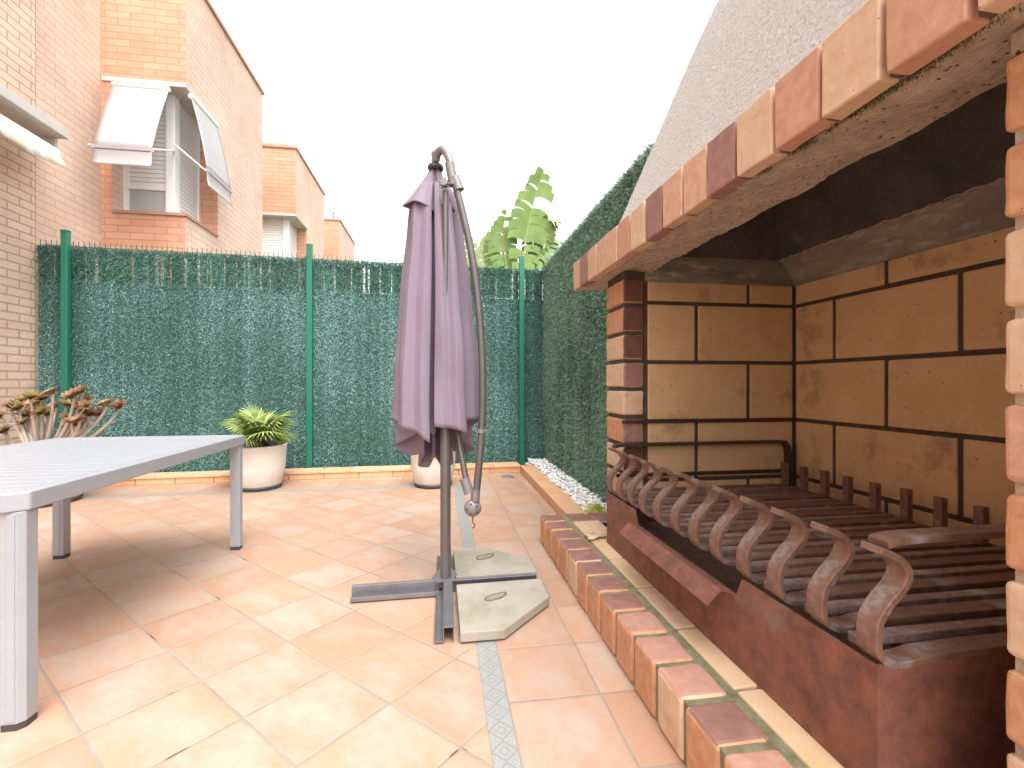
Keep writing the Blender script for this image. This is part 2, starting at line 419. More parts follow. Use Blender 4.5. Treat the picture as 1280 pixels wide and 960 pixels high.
# ------------------------------------------------------------------ ground and patio floor
def sheet(name, x0, x1, y0, y1, z, m):
    b = MB(); b.add([(x0, y0, z), (x1, y0, z), (x1, y1, z), (x0, y1, z)], [(0, 1, 2, 3)])
    return tag(b.build(name, m), None, None, kind='structure')
sheet('ground', -400, 400, -400, 400, -.03, 'ground')
FY = -3.5
sheet('patio_floor', -4.42, .15, FY, 5.10, 0, 'tile_diag')
sheet('patio_mosaic_band', .15, .235, FY, 5.10, 0, 'mosaic_y')
sheet('patio_mosaic_band', -4.42, .235, 5.10, 5.185, 0, 'mosaic_x')
sheet('patio_border', .235, 1.05, FY, 5.185, 0, 'tile_straight')
sheet('patio_border', -4.42, 1.05, 5.185, 5.85, 0, 'tile_straight')

# ------------------------------------------------------------------ curb
def curb_run(b, p0, p1, wvec, h, L=.385, cap=.022):
    p0, p1, wv = Vector(p0), Vector(p1), Vector(wvec)
    d = (p1 - p0); n = max(1, round(d.length / L)); u = d / n; ul = d.normalized()
    for i in range(n):
        a = p0 + u * i + ul * .003; c = p0 + u * (i + 1) - ul * .003
        mid = wv * .5
        b.obox(a + mid + Vector((0, 0, (h - cap) / 2)), c + mid + Vector((0, 0, (h - cap) / 2)), wv, (0, 0, h - cap - .002), random.choice((0, 0, 1)))
    n2 = max(1, round(d.length / .34)); u = d / n2
    for i in range(n2):
        a = p0 + u * i + ul * .0025; c = p0 + u * (i + 1) - ul * .0025
        wn = wv.normalized(); w2 = wv + wn * .012; mid = wv * .5 - wn * .006
        zc = Vector((0, 0, h - cap / 2))
        b.obox(a + mid + zc, c + mid + zc, w2, (0, 0, cap), random.choice((1, 1, 0)))
    core = wv * .88; mid = wv * .5
    b.obox(p0 + mid + Vector((0, 0, (h - .006) / 2)), p1 + mid + Vector((0, 0, (h - .006) / 2)), core, (0, 0, h - .006), 2)
t = thing('tiled_curb', 'low terracotta tiled kerb along the foot of the back green fence', 'kerb', (-1.7, 5.8, 0))
b = MB(); curb_run(b, (-4.42, 5.63, 0), (1.0, 5.79, 0), (-.008, .27, 0), .09); b.build('kerb_tiles', ['curb_o', 'curb_c', 'curb_joint'], t, .004)
t = thing('tiled_curb', 'low terracotta tiled kerb holding back the white pebbles', 'kerb', (1.06, 4.5, 0))
b = MB(); curb_run(b, (.99, 3.235, 0), (1.0, 5.785, 0), (.15, 0, 0), .092, L=.33); b.build('kerb_tiles', ['curb_o', 'curb_c', 'curb_joint'], t, .004)

# white pebbles between kerb and side hedge
b = MB(); rs = random.Random(3)
b.add([(1.13, 2.95, .05), (1.42, 2.95, .05), (1.42, 6.2, .05), (1.13, 6.2, .05)], [(0, 1, 2, 3)])
for i in range(1500):
    x = rs.uniform(1.15, 1.40); y = rs.uniform(3.1, 6.15); r = rs.uniform(.012, .024)
    z = .055 + rs.uniform(0, .05)
    vs = []
    for (dx, dy, dz) in ((1, 0, 0), (-1, 0, 0), (0, 1, 0), (0, -1, 0), (0, 0, 1), (0, 0, -1), (.6, .6, .5), (-.6, .6, .5), (.6, -.6, .5), (-.6, -.6, .5)):
        k = r * rs.uniform(.75, 1.25); vs.append((x + dx * k, y + dy * k, z + dz * k * .8))
    b.add(vs, [(6, 4, 8), (8, 4, 9), (9, 4, 7), (7, 4, 6), (0, 6, 8), (1, 9, 7), (2, 7, 6), (3, 8, 9), (0, 2, 6), (2, 1, 7), (1, 3, 9), (3, 0, 8), (0, 5, 2), (2, 5, 1), (1, 5, 3), (3, 5, 0)])
tag(b.build('white_pebbles', 'pebble'), 'strip of white pebbles between the terracotta kerb and the side hedge', 'pebbles', kind='stuff')

# ------------------------------------------------------------------ green fences with artificial hedge
def hedge_mesh(name, parent, p0, p1, z0, z1, nrm, n, seed, mats, length=.05, wid=.007, out=.035, backing=True, fringe=0):
    """needles scattered over a vertical sheet from p0 to p1"""
    rng = np.random.default_rng(seed)
    p0 = np.array((*p0, 0.)); p1 = np.array((*p1, 0.)); nv = np.array((*nrm, 0.))
    tv = (p1 - p0) / np.linalg.norm(p1 - p0)
    s = rng.random(n)[:, None]
    z = z0 + (z1 - z0) * rng.random(n)
    base = p0 + (p1 - p0) * s + nv * (rng.random(n)[:, None] * out)
    base[:, 2] = z
    d = tv * rng.normal(0, .55, n)[:, None] + nv * rng.uniform(.0, .7, n)[:, None]
    d[:, 2] += rng.uniform(-1.2, .9, n)
    d /= np.linalg.norm(d, axis=1)[:, None]
    L = (length * rng.uniform(.5, 1.25, n))[:, None]
    sd_ = np.cross(d, nv + rng.normal(0, .5, (n, 3))); sd_ /= np.linalg.norm(sd_, axis=1)[:, None] + 1e-6
    wd = (wid * rng.uniform(.6, 1.4, n))[:, None]
    v = np.stack([base - sd_ * wd, base + sd_ * wd, base + d * L + sd_ * wd * .3, base + d * L - sd_ * wd * .3], 1).reshape(-1, 3)
    b = MB()
    # patchy mix of needle colours, in vertical streaks
    u = s[:, 0] * np.linalg.norm(p1 - p0)
    streak = np.sin(u * 9 + 2 * np.sin(u * 3.1)) * .16 + np.sin(u * 41 + 3 * np.sin(u * 7)) * .14 + np.sin(z * 2.1 + u * 1.3) * .2 + np.sin(z * 5.3 + 3 * np.sin(u * 2.2)) * .08 + rng.random(n)
    mi = np.where(streak > .95, 1, np.where(streak < .30, 2, 0))
    b.v = [tuple(q) for q in v.tolist()]
    b.f = [(4 * i, 4 * i + 1, 4 * i + 2, 4 * i + 3) for i in range(n)]
    b.m = mi.tolist(); b.smooth = [False] * n
    if backing:
        a = Vector((*p0[:2], 0)); c = Vector((*p1[:2], 0)); h = (z1 - z0) * .992
        off = Vector((*nv[:2], 0)) * -.012 + Vector((0, 0, z0 + h / 2))
        b.obox(a + off, c + off, Vector((*nv[:2], 0)) * .016, (0, 0, h), 3)
    return b.build(name, mats, parent)

HM = ['hedge_a', 'hedge_b', 'hedge_c', 'hedge_back']
def wires(b, p0, p1, z0, z1, nrm, pitch=.05, rows=(), spike=.03, r=.0028):
    p0 = Vector((*p0, 0)); p1 = Vector((*p1, 0)); L = (p1 - p0).length; n = int(L / pitch); nn = Vector((*nrm, 0))
    for i in range(n + 1):
        p = p0 + (p1 - p0) * (i / n) + nn
        b.obox(p + Vector((0, 0, z0)), p + Vector((0, 0, z1 + spike)), (r * 2, 0, 0), (0, r * 2, 0))
    for z in rows:
        b.obox(p0 + nn + Vector((0, 0, z)), p1 + nn + Vector((0, 0, z)), (0, .006, 0), (0, 0, .006))
A, B_ = (-4.40, 5.965), (1.43, 6.30)
fx = lambda x: A[1] + (x - A[0]) * (B_[1] - A[1]) / (B_[0] - A[0])
t = thing('garden_fence', 'long green wire fence with artificial hedge screen along the back of the patio', 'fence', (-1.5, 6.1, 0))
nb = (.057, -.998)
hedge_mesh('hedge_screen', t, A, B_, .04, 2.26, nb, 170000, 1, HM, .021, .0027)
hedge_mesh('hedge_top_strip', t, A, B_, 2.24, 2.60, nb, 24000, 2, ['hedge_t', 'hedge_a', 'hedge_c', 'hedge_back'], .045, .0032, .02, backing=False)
b = MB(); rg = random.Random(77); q = 0.0; Ltot = B_[0] - A[0]
while q < Ltot:
    w_ = rg.uniform(.02, .13); x = A[0] + q
    if x + w_ > B_[0]: break
    zc = rg.uniform(2.405, 2.425); b.obox((x, fx(x) + .012, zc), (x + w_, fx(x + w_) + .012, zc), (0, .006, 0), (0, 0, rg.uniform(.33, .36)))
    q += w_ + (rg.uniform(.010, .034) if rg.random() < .65 else .002)
b.build('hedge_canes', 'hedge_back', t)
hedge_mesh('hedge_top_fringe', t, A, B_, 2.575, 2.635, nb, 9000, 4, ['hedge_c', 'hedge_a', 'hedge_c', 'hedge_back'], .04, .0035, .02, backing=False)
b = MB(); wires(b, A, B_, 2.2, 2.68, (0, .03), .052, (2.30, 2.47, 2.65)); b.build('wire_mesh', 'wire', t)
for x in (-4.09, -1.566, 1.08):
    b = MB(); y = fx(x) - .075
    b.box(x - .034, x + .034, y - .03, y + .03, .0, 2.785); b.box(x - .037, x + .037, y - .033, y + .033, 2.785, 2.80)
    b.build('fence_post', 'fence_post', t, .006)
t = thing('garden_fence', 'tall dark green artificial hedge fence beside the white pebbles and the barbecue', 'fence', (1.42, 4.6, 0))
hedge_mesh('hedge_screen', t, (1.42, 2.93), (1.42, 6.3), .03, 2.66, (-1, 0), 130000, 5, ['hedge_g', 'hedge_a', 'hedge_c', 'hedge_back'], .030, .0028, .04)
hedge_mesh('hedge_top_fringe', t, (1.42, 2.93), (1.42, 6.3), 2.62, 2.69, (-1, 0), 9000, 6, ['hedge_g', 'hedge_a', 'hedge_c', 'hedge_back'], .04, .003, .04, backing=False)
b = MB(); wires(b, (1.45, 2.93), (1.45, 6.3), 2.3, 2.70, (0, 0), .052, (2.45, 2.67)); b.build('wire_mesh', 'wire', t)

# ------------------------------------------------------------------ house on the left, own side of the fence
t = thing('brick_house', 'pale brick house wall rising at the left edge in front of the fence', 'house', (-4.6, 3, 0))
b = MB(); b.box(-4.9, -4.42, -4, 5.955, 0, 7.4); b.build('wall', 'near_yz', t)
b = MB(); b.box(-4.418, -4.05, 1.0, 5.9, 3.80, 3.90)
b.box(-4.418, -4.16, 5.86, 5.9, 3.66, 3.80); b.build('window_lintel', 'lintel_grey', t, .006)
aw = MB(); aw.tube([(-4.12, 1.0, 3.60), (-4.12, 5.80, 3.60)], .055, 16)
aw = aw.build('awning', 'white_frame', t)
b = MB(); n = 60
vs = []
for i in range(n + 1):
    y = 1.0 + 4.78 * i / n
    vs += [(-4.09, y, 3.62), (-4.02, y, 3.50 + .01 * math.sin(i * .9)), (-3.99 + .015 * math.sin(i * 1.7), y, 3.40 + .02 * math.sin(i * .55))]
b.add(vs, [(3 * i + k, 3 * i + 3 + k, 3 * i + 4 + k, 3 * i + 1 + k) for i in range(n) for k in range(2)], 0, True)
b.build('awning_cloth', 'stripe', aw, solid=.004)

# ------------------------------------------------------------------ neighbouring terrace beyond the fence
def bay_house(y0, label, idx):
    t = thing('brick_house', label, 'house', (-4.4, y0 + 1.5, 0), 'terraced brick houses beyond the fence')
    xl, xr, yb, zt = -4.45, -3.42, y0 + 2.82, 6.75
    mm = ['house_yz', 'house_xz']
    fm = [0, 0, 1, 1, 0, 0]
    b = MB()
    ys = y0 - 1.02 if idx == 0 else y0 - 2.2
    b.box(xl - 4, xl, ys, y0, 0, zt, fm)
    b.box(xl - 4, xr, y0 + .0015, yb, 0, 3.38, fm)
    b.box(xl - 4, xr, y0 + .0015, yb, 5.19, zt, fm)
    b.box(xl - 4, xl + .135, y0 + .0015, y0 + .94, 3.38, 5.19, fm)
    b.box(xl - 4, xr, y0 + .94, yb, 3.38, 5.19, fm)
    b.build('wall', mm, t)
    b = MB(); b.box(xl - 4, xr + .03, y0 - .03, yb + .03, zt, zt + .05); b.box(xl - 4, xl + .03, ys, y0 - .031, zt, zt + .05)
    b.build('roof_coping', 'coping', t)
    b = MB(); b.box(xl + .14, xr + .02, y0 - .02, y0 + .93, 3.381, 3.42); b.build('window_sill', 'coping', t)
    b = MB(); b.box(xl + .02, xr + .015, y0 - .015, y0 + .96, 5.13, 5.188); b.build('window_lintel', 'lintel_grey', t)
    fr = MB()      # white window at the corner, set back
    xw, yw = -3.68, y0 + .23
    fr.box(xw - .09, xw + .03, yw - .03, yw + .09, 3.42, 5.13)
    fr.box(xl + .136, xl + .20, yw, yw + .06, 3.42, 5.13)
    fr.box(xl + .2, xw - .09, yw, yw + .06, 3.42, 3.47); fr.box(xl + .2, xw - .09, yw, yw + .06, 3.80, 3.85)
    fr.box(xw - .05, xw, yw + .09, y0 + .94, 3.42, 3.47)
    fr.box(xw - .05, xw + .01, y0 + .90, y0 + .939, 3.47, 5.13)
    w_ = fr.build('window_frame', 'white_frame', t)
    b = MB(); b.box(xl + .2, xw - .09, yw + .02, yw + .04, 3.47, 3.80); b.build('pane', 'glass', w_)
    b = MB(); b.box(xl + .2, xw - .09, yw + .01, yw + .04, 3.85, 5.13); b.build('roller_shutter', 'shutter', w_)
    b = MB(); b.box(xw - .04, xw - .01, yw + .09, y0 + .90, 3.47, 5.13); b.build('roller_shutter', 'shutter', w_)
    return t
def quad_cloth(b, tl, tr, bl, br, n=10, sag=.02):
    tl, tr, bl, br = map(Vector, (tl, tr, bl, br)); vs = []
    nrm = (tr - tl).cross(bl - tl).normalized()
    for i in range(n + 1):
        for j in range(n + 1):
            u, v = j / n, i / n
            p = (tl * (1 - u) + tr * u) * (1 - v) + (bl * (1 - u) + br * u) * v
            vs.append(p + nrm * sag * math.sin(math.pi * v) * (1 + .3 * math.sin(u * 7)))
    b.add(vs, [(i * (n + 1) + j, i * (n + 1) + j + 1, (i + 1) * (n + 1) + j + 1, (i + 1) * (n + 1) + j) for i in range(n) for j in range(n)], 0, True)
h1 = bay_house(7.02, 'nearest brick terraced house with two white awnings at its corner window', 0)
h2 = bay_house(12.0, 'middle brick house of the terrace, small chimney block on its flat roof', 1)
h3 = bay_house(17.05, 'farthest brick house of the terrace, showing only its roof corner above the fence', 2)
def awning(parent, tl, tr, bl, br, arm0, arm1, along):
    a = MB(); a.tube([tl, tr], .035, 10); A_ = a.build('awning', 'white_frame', parent)
    b = MB(); quad_cloth(b, tl, tr, bl, br, sag=-.015); b.build('awning_cloth', 'awning', A_, solid=.006)
    b = MB(); b.obox(bl, br, (.03, .03, 0), (0, 0, .045)); b.build('front_bar', 'awning_bar', A_)
    b = MB(); d = Vector((0, 0, -.03)); e = Vector((0, 0, -.22))
    off = Vector(along) * .02
    quad_cloth(b, Vector(bl) + d, Vector(br) + d, Vector(bl) + e + off, Vector(br) + e + off, sag=.01); b.build('valance', 'awning', A_, solid=.005)
    for (q0, q1) in (arm0, arm1):
        b = MB(); b.tube([q0, q1], .012, 8); b.build('arm', 'white_frame', A_)
awning(h1, (-4.28, 6.985, 5.07), (-3.60, 6.985, 5.07), (-4.20, 6.50, 4.02), (-3.55, 6.50, 4.02),
       ((-4.27, 7.22, 4.35), (-4.27, 6.52, 4.04)), ((-3.66, 7.22, 4.35), (-3.58, 6.52, 4.04)), (0, -1, 0))
awning(h1, (-3.385, 7.08, 5.06), (-3.385, 7.84, 5.06), (-3.17, 7.06, 4.05), (-3.17, 7.82, 4.05),
       ((-3.63, 7.16, 4.42), (-3.19, 7.08, 4.04)), ((-3.44, 7.96, 4.4), (-3.19, 7.80, 4.04)), (1, 0, 0))
b = MB(); b.box(-4.9, -3.72, 12.3, 13.0, 6.802, 7.0, [0, 0, 1, 1, 0, 0]); b.build('chimney', ['house_yz', 'house_xz'], h2)
b = MB(); b.tube([(-3.75, 17.6, 6.8), (-3.75, 17.6, 7.25)], .015, 6); b.tube([(-4.0, 17.6, 7.2), (-3.5, 17.6, 7.2)], .01, 6); b.tube([(-3.95, 17.6, 7.05), (-3.55, 17.6, 7.05)], .01, 6)
b.build('aerial', 'plastic_dark', h3)

# ------------------------------------------------------------------ big-leaved plant beyond the fence
def banana_leaf(b, base, tip, bend, width, n=16, seed=0, split=.35, droop=.6, mleaf=0, mrib=1, side=None):
    rg = random.Random(seed); base, tip, bend = map(Vector, (base, tip, bend))
    P = []
    for i in range(n + 1):
        u = i / n; P.append(base * (1 - u) ** 2 + bend * 2 * u * (1 - u) + tip * u * u)
    b.tube(P, [.016 * (1 - .85 * i / n) for i in range(n + 1)], 6, mrib)
    for sgn in (-1, 1):
        i = max(2, int(n * .22))
        m = int((n - i) * .85)
        for q in range(m):
            u0 = i / n + (1 - i / n) * q / m; u1 = i / n + (1 - i / n) * (q + 1) / m
            if rg.random() < split * .12: continue
            gap = rg.random() < split * 1.6
            u1e = u1 - (u1 - u0) * (.25 if gap else -.04)
            def pt(u): return base * (1 - u) ** 2 + bend * 2 * u * (1 - u) + tip * u * u
            d = (pt(min(1, u0 + .02)) - pt(max(0, u0 - .02))).normalized()
            sd0 = side or Vector((1, .0, 0))
            sv = (sd0 - d * sd0.dot(d)).normalized()
            def wfun(u): 
                v = (u - i / n) / (1 - i / n); return width * (max(0, math.sin(math.pi * (.08 + .90 * v))) ** .55)
            wv = wfun((u0 + u1) / 2) * (rg.uniform(.78, 1.05) if gap else rg.uniform(.93, 1.02))
            dr = droop * rg.uniform(.6, 1.3)
            K = 4; vs = []
            for k in range(K + 1):
                f = k / K
                for u in (u0, u1e):
                    p = pt(u) + sv * sgn * wv * f + Vector((0, 0, 1)) * (.12 * wv * f - dr * wv * f * f) + d * (.35 * wv * f)
                    p += Vector((0, -1, 0)) * .10 * wv * math.sin(f * 3) * rg.uniform(.5, 1)
                    vs.append(p)
            b.add(vs, [(2 * k, 2 * k + 1, 2 * k + 3, 2 * k + 2) for k in range(K)], mleaf, True)
def plant_leaf_px(name, parent, base, tip, bend, Z, width, seed, mats, **kw):
    b = MB(); banana_leaf(b, W(*base, Z), W(*tip, Z - .1), W(*bend, Z), width, seed=seed, **kw)
    return b.build(name, mats, parent)
bx_ = W(650, 480, 7.6)
t = thing('banana_plant', 'bright green split-leaved plant rising above the back fence', 'plant', (bx_[0], bx_[1], 0))
MBn = ['banana', 'banana_rib']; MBp = ['banana_pale', 'banana_rib']
b = MB(); b.tube([(bx_[0], bx_[1], 0), (bx_[0], bx_[1], 1.4), W(655, 370, 7.6)], [.10, .08, .05], 10); b.build('trunk', 'banana_rib', t)
for i, a in enumerate([
    ((652, 372), (680, 214), (652, 285), .36, MBn, dict(split=.3, droop=.55, side=Vector((1, .2, -.1)))),
    ((650, 372), (634, 262), (618, 312), .24, MBn, dict(split=.25, droop=.5)),
    ((668, 372), (700, 278), (664, 262), .20, MBn, dict(split=.6, droop=.9)),
    ((652, 365), (676, 340), (664, 240), .17, MBn, dict(split=.6, droop=1.0)),
    ((662, 372), (690, 330), (682, 250), .30, MBn, dict(split=.3, droop=.4)),
    ((645, 372), (610, 300), (618, 335), .15, MBn, dict(split=.3, droop=.4)),
    ((668, 378), (684, 300), (672, 320), .17, MBn, dict(split=.2, droop=.3))]):
    plant_leaf_px('leaf', t, a[0], a[1], a[2], 7.6 + .06 * i, a[3], 10 + i, a[4], n=16, **a[5])
bx2 = W(606, 480, 8.6)
t = thing('banana_plant', 'pale washed-out leafy plant behind the parasol arm, beyond the fence', 'plant', (bx2[0], bx2[1], 0))
b = MB(); b.tube([(bx2[0], bx2[1], 0), W(606, 372, 8.6)], [.10, .05], 8); b.build('trunk', 'banana_rib', t)
for i, a in enumerate([((606, 378), (586, 296), (592, 335), .20), ((608, 378), (622, 288), (600, 318), .22), ((606, 378), (640, 318), (622, 310), .2), ((602, 378), (570, 318), (584, 320), .2), ((606, 378), (604, 300), (612, 340), .18)]):
    plant_leaf_px('leaf', t, a[0], a[1], a[2], 8.6 + .07 * i, a[3], 30 + i, MBp, n=12, split=.25, droop=.4)

# ------------------------------------------------------------------ brick barbecue
BB = thing('brick_barbecue', 'large brick barbecue with rough white hood and blackened firebox at the right', 'barbecue', (1.5, 1.7, 0))
XP, YF, YN, ZS, HZ = 1.05, 2.60, .741, 1.754, .19     # pillar face, far jamb, near jamb, soffit, hearth level
def brick_box(b, x0, x1, y0, y1, z0, z1, m, j=.0015): b.box(x0, x1, y0, y1, z0, z1, m, j)
# step: soldier bricks along the patio edge, mortar bed, ledge tiles
b = MB()
y = 3.22; k = 0; fm_cycle = [0, 0, 0, 0, 1, 0, 0, 0, 0, 0, 1, 0, 0, 0, 0, 0]
tops = [3, 3, 3, 3, 3, 3, 3, 3, 4, 4, 4, 3, 4, 4, 3, 4, 3]
while y > .15:
    f = fm_cycle[k % len(fm_cycle)]; tp = tops[min(k, len(tops) - 1)]
    b.box(.69, .842, y - .159, y, .0, HZ + random.uniform(-.002, .002), [f, tp, f, f, f, f], .0015)
    y -= .1785; k += 1
b.build('step_bricks', ['brick_o', 'brick_c', 'brick_s', 'step_top', 'step_pink'], BB, .016, 3, rough=.006)
b = MB(); b.box(.70, .90, .15, 3.212, 0, HZ - .008); b.box(.8, 2.1, .15, 3.0, 0, HZ - .012); b.box(.8, 1.45, 2.9, 3.2, 0, HZ - .012)
b.build('mortar_bed', 'mortar_moss', BB)
b = MB(); x = .872
for i in range(4):
    brick_box(b, x + .151 * i, x + .151 * i + .14, 3.055, 3.22, .02, HZ, 0)
b.build('end_bricks', 'step_top', BB, .012, 2)
b = MB(); y = 3.042
ys = [3.042, 2.71]
while ys[-1] > .4: ys.append(ys[-1] - .355)
for i in range(len(ys) - 1):
    brick_box(b, .872, 1.05, ys[i + 1] + .008, ys[i] - .006, HZ - .03, HZ, 0 if i % 3 else 1, .001)
b.build('ledge_tiles', ['ledge_tile', 'brick_c'], BB, .006, 2)
# pillars
def pillar(y0, y1, sgn_reveal, seed):
    rg = random.Random(seed); b = MB(); z = 1.71
    cl = [0, 0, 1, 1, 1, 0, 1, 0, 1, 0]
    rv = [4, 4, 4, 3, 1, 3, 4, 1, 3, 3]
    if sgn_reveal < 0: cl = [0, 0, 1, 1, 2, 0, 1, 0, 1, 0]
    i = 0
    while z > .2:
        h = .139; z0 = max(z - h, HZ + .002)
        m = [cl[i]] * 6
        if sgn_reveal > 0: m = [cl[i], cl[i], rv[i], cl[i], cl[i], 4]
        b.box(XP, XP + .127, y0, y1, z0, z, m, .002)
        z -= .163; i += 1
    p = b.build('pillar', ['brick_o', 'brick_c', 'brick_s', 'brick_m', 'brick_d'], BB, .012, 3, rough=.006)
    b = MB(); b.box(XP + .012, XP + .13, y0 + .012, y1 - .012, HZ, ZS - .001); b.box(XP + .008, XP + .129, y0 + .008, y1 - .008, 1.712, ZS - .0005)
    b.build('mortar', 'mortar_dark' if sgn_reveal > 0 else 'concrete_soffit', p)
pillar(YF, YF + .285, 1, 1)
pillar(YN - .285, YN, -1, 2)
# body masonry: side and back walls (rendered outside)
b = MB()
b.box(XP + .131, 2.35, YF + .045, YF + .28, .0, 1.93); b.box(XP + .131, 2.35, YN - .28, YN - .045, .0, 1.93)
b.box(2.195, 2.35, YN - .045, YF + .045, 0, 1.93)
b.build('outer_walls', 'render', BB)
# firebox lining: big firebricks
zj = [HZ, .536, .882, 1.228, 1.576, 1.70]
def lining_course(b, k, runs, fixed, axis, thick, g=.011):
    z0, z1 = zj[k] + g, zj[k + 1] - (g if k < 4 else 0)
    for (a, c) in runs:
        if axis == 'y': b.box(fixed, fixed + thick, a + g, c - g, z0, z1, 0, .001)
        else: b.box(a + g, c - g, fixed, fixed + thick, z0, z1, 0, .001)
b = MB()
for k in range(5):
    js = [2.60, 2.0, 1.36, .741] if k in (0, 2, 4) else [2.60, 2.308, 1.668, 1.028, .741]
    lining_course(b, k, [(js[i + 1], js[i]) for i in range(len(js) - 1)], 2.15, 'y', .04)
b.build('firebox_back', 'firebrick', BB, .005, 2)
b = MB()
for k in range(5):
    js = [1.19, 1.843, 2.15] if k in (0, 2, 4) else [1.19, 1.506, 2.15]
    lining_course(b, k, [(js[i], js[i + 1]) for i in range(2)], YF, 'x', .04)
b.build('firebox_side', 'firebrick', BB, .005, 2)
b = MB()
for k in range(5):
    js = [1.19, 1.843, 2.15] if k in (0, 2, 4) else [1.19, 1.506, 2.15]
    lining_course(b, k, [(js[i], js[i + 1]) for i in range(2)], YN - .04, 'x', .04)
b.build('firebox_side', 'firebrick', BB, .005, 2)
b = MB(); b.box(2.157, 2.19, YN - .04, YF + .04, HZ, 1.70); b.box(1.178, 2.157, YF + .008, YF + .042, HZ, 1.70); b.box(1.178, 2.157, YN - .042, YN - .008, HZ, 1.70)
b.box(1.06, 2.157, YN, YF + .005, HZ - .02, HZ - .006)
b.build('firebox_mortar', 'mortar_dark', BB)
# lintel: facing bricks on a rough concrete beam
b = MB(); zb, zt = ZS, 1.946; y = 3.225; k = 0
cyc = [4, 3, 4, 4, 4, 2, 1, 3, 4, 4, 3, 1, 2, 1, 2, 1, 3, 1, 1]
while y > .10:
    j = random.uniform(-.003, .003)
    b.box(.93 + j, .987, y - .155, y, zb + j, zt + j, cyc[k % len(cyc)], .0022)
    y -= .1685; k += 1
L_ = b.build('lintel_bricks', ['brick_o', 'brick_c', 'brick_s', 'brick_m', 'brick_p'], BB, .0055, 3, rough=.0035)
ymin = y + .17
b = MB()
ny, nx = 150, 10; vs = []; rg = random.Random(5)
for i in range(ny + 1):
    yy = ymin - .01 + (3.218 - ymin) * i / ny
    for jx in range(nx + 1):
        x = .985 + (1.227 - .985) * jx / nx
        z = ZS + .006 + rg.uniform(-.0035, .0035) + .004 * math.sin(yy * 17 + x * 30)
        if jx == nx: x += .003 * math.sin(yy * 23) + rg.uniform(-.004, .004)
        vs.append((x, yy, z))
b.add(vs, [(i * (nx + 1) + j, i * (nx + 1) + j + 1, (i + 1) * (nx + 1) + j + 1, (i + 1) * (nx + 1) + j) for i in range(ny) for j in range(nx)], 0, True)
b.box(.9885, 1.222, ymin - .008, 3.214, ZS + .014, 1.935)
lm = MB(); lm.box(.958, .9884, ymin, 3.214, ZS + .006, 1.940); lm.build('lintel_mortar', 'mortar_lintel', BB)
b.build('lintel_beam', 'concrete_soffit', BB)
# moss tufts along the brick joints under the lintel
b = MB(); rg = random.Random(9)
for (yc, xc, n, sp) in ((.80, .985, 900, .10), (.98, .985, 1100, .12), (1.14, .985, 700, .09), (1.32, .985, 180, .05), (1.48, .98, 90, .05), (1.82, .985, 60, .05)):
    for i in range(int(n * .6)):
        yy = yc + rg.gauss(0, sp * .5); x = xc + abs(rg.gauss(0, .012)) - .004 + abs(yy - yc) * .06
        l = rg.uniform(.003, .008); a = rg.uniform(0, 6.28)
        z = ZS + .004
        b.add([(x, yy, z), (x + .003 * math.cos(a), yy + .003 * math.sin(a), z), (x + .004 * math.cos(a + 1), yy + .004 * math.sin(a + 1), z - l)], [(0, 1, 2)])
b.build('moss', 'moss', BB)
# hood outside: tapering rendered pyramid
b = MB()
def hood_ring(x0, x1, y0, y1, z): return [(x0, y0, z), (x1, y0, z), (x1, y1, z), (x0, y1, z)]
o0 = hood_ring(.992, 2.35, .70, 2.63, 1.936); o1 = hood_ring(1.283, 2.30, 1.12, 2.20, 2.82); o2 = hood_ring(1.55, 2.2, 1.45, 1.87, 3.5)
i0 = hood_ring(1.235, 2.15, .80, 2.53, 1.937); i1 = hood_ring(1.45, 2.15, 1.2, 2.1, 2.80); 
vs = o0 + o1 + o2
b.add(vs, [(i, (i + 1) % 4, 4 + (i + 1) % 4, 4 + i) for i in range(4)] + [(4 + i, 4 + (i + 1) % 4, 8 + (i + 1) % 4, 8 + i) for i in range(4)] + [(8, 9, 10, 11)])
b.build('hood', 'render', BB)
# hood inside: smeared mortar band, then soot
b = MB()
b.add([(2.16, YN - .05, 1.70), (2.16, YF + .05, 1.70), (2.05, YF + .05, 1.85), (2.05, YN - .05, 1.85)], [(0, 1, 2, 3)])
b.add([(1.18, YF + .002, 1.70), (2.16, YF + .002, 1.70), (2.06, YF - .003, 1.85), (1.18, YF - .003, 1.85)], [(3, 2, 1, 0)])
b.add([(1.18, YN, 1.70), (2.16, YN, 1.70), (2.06, YN, 1.85), (1.18, YN, 1.85)], [(0, 1, 2, 3)])
b.build('throat_band', 'smear', BB)
b = MB(); rg = random.Random(4); pts = []
for i in range(90):
    yy = YN + (YF - YN) * i / 89; pts.append((2.047 - rg.uniform(0, .004), yy, 1.853 + rg.uniform(-.004, .005)))
b.tube(pts, [rg.uniform(.003, .0065) for _ in pts], 6); b.build('mortar_seam', 'concrete_soffit', BB)
b = MB()
b.add([(2.05, YN - .05, 1.85), (2.05, YF + .05, 1.85), (1.55, 2.1, 2.80), (1.55, 1.2, 2.80)], [(0, 1, 2, 3)])
b.add([(1.18, YF, 1.85), (2.06, YF - .001, 1.85), (1.62, 2.1, 2.80), (1.30, 2.1, 2.80)], [(3, 2, 1, 0)])
b.add([(1.18, YN, 1.85), (2.06, YN, 1.85), (1.62, 1.2, 2.80), (1.30, 1.2, 2.80)], [(0, 1, 2, 3)])
b.add([(1.232, YN - .05, 1.77), (1.232, YF + .05, 1.77), (1.33, 2.1, 2.80), (1.33, 1.2, 2.80)], [(3, 2, 1, 0)])
b.add([(1.30, 1.18, 2.795), (1.7, 1.18, 2.795), (1.7, 2.12, 2.795), (1.30, 2.12, 2.795)], [(0, 3, 2, 1)])
b.build('hood_lining', 'soot', BB)
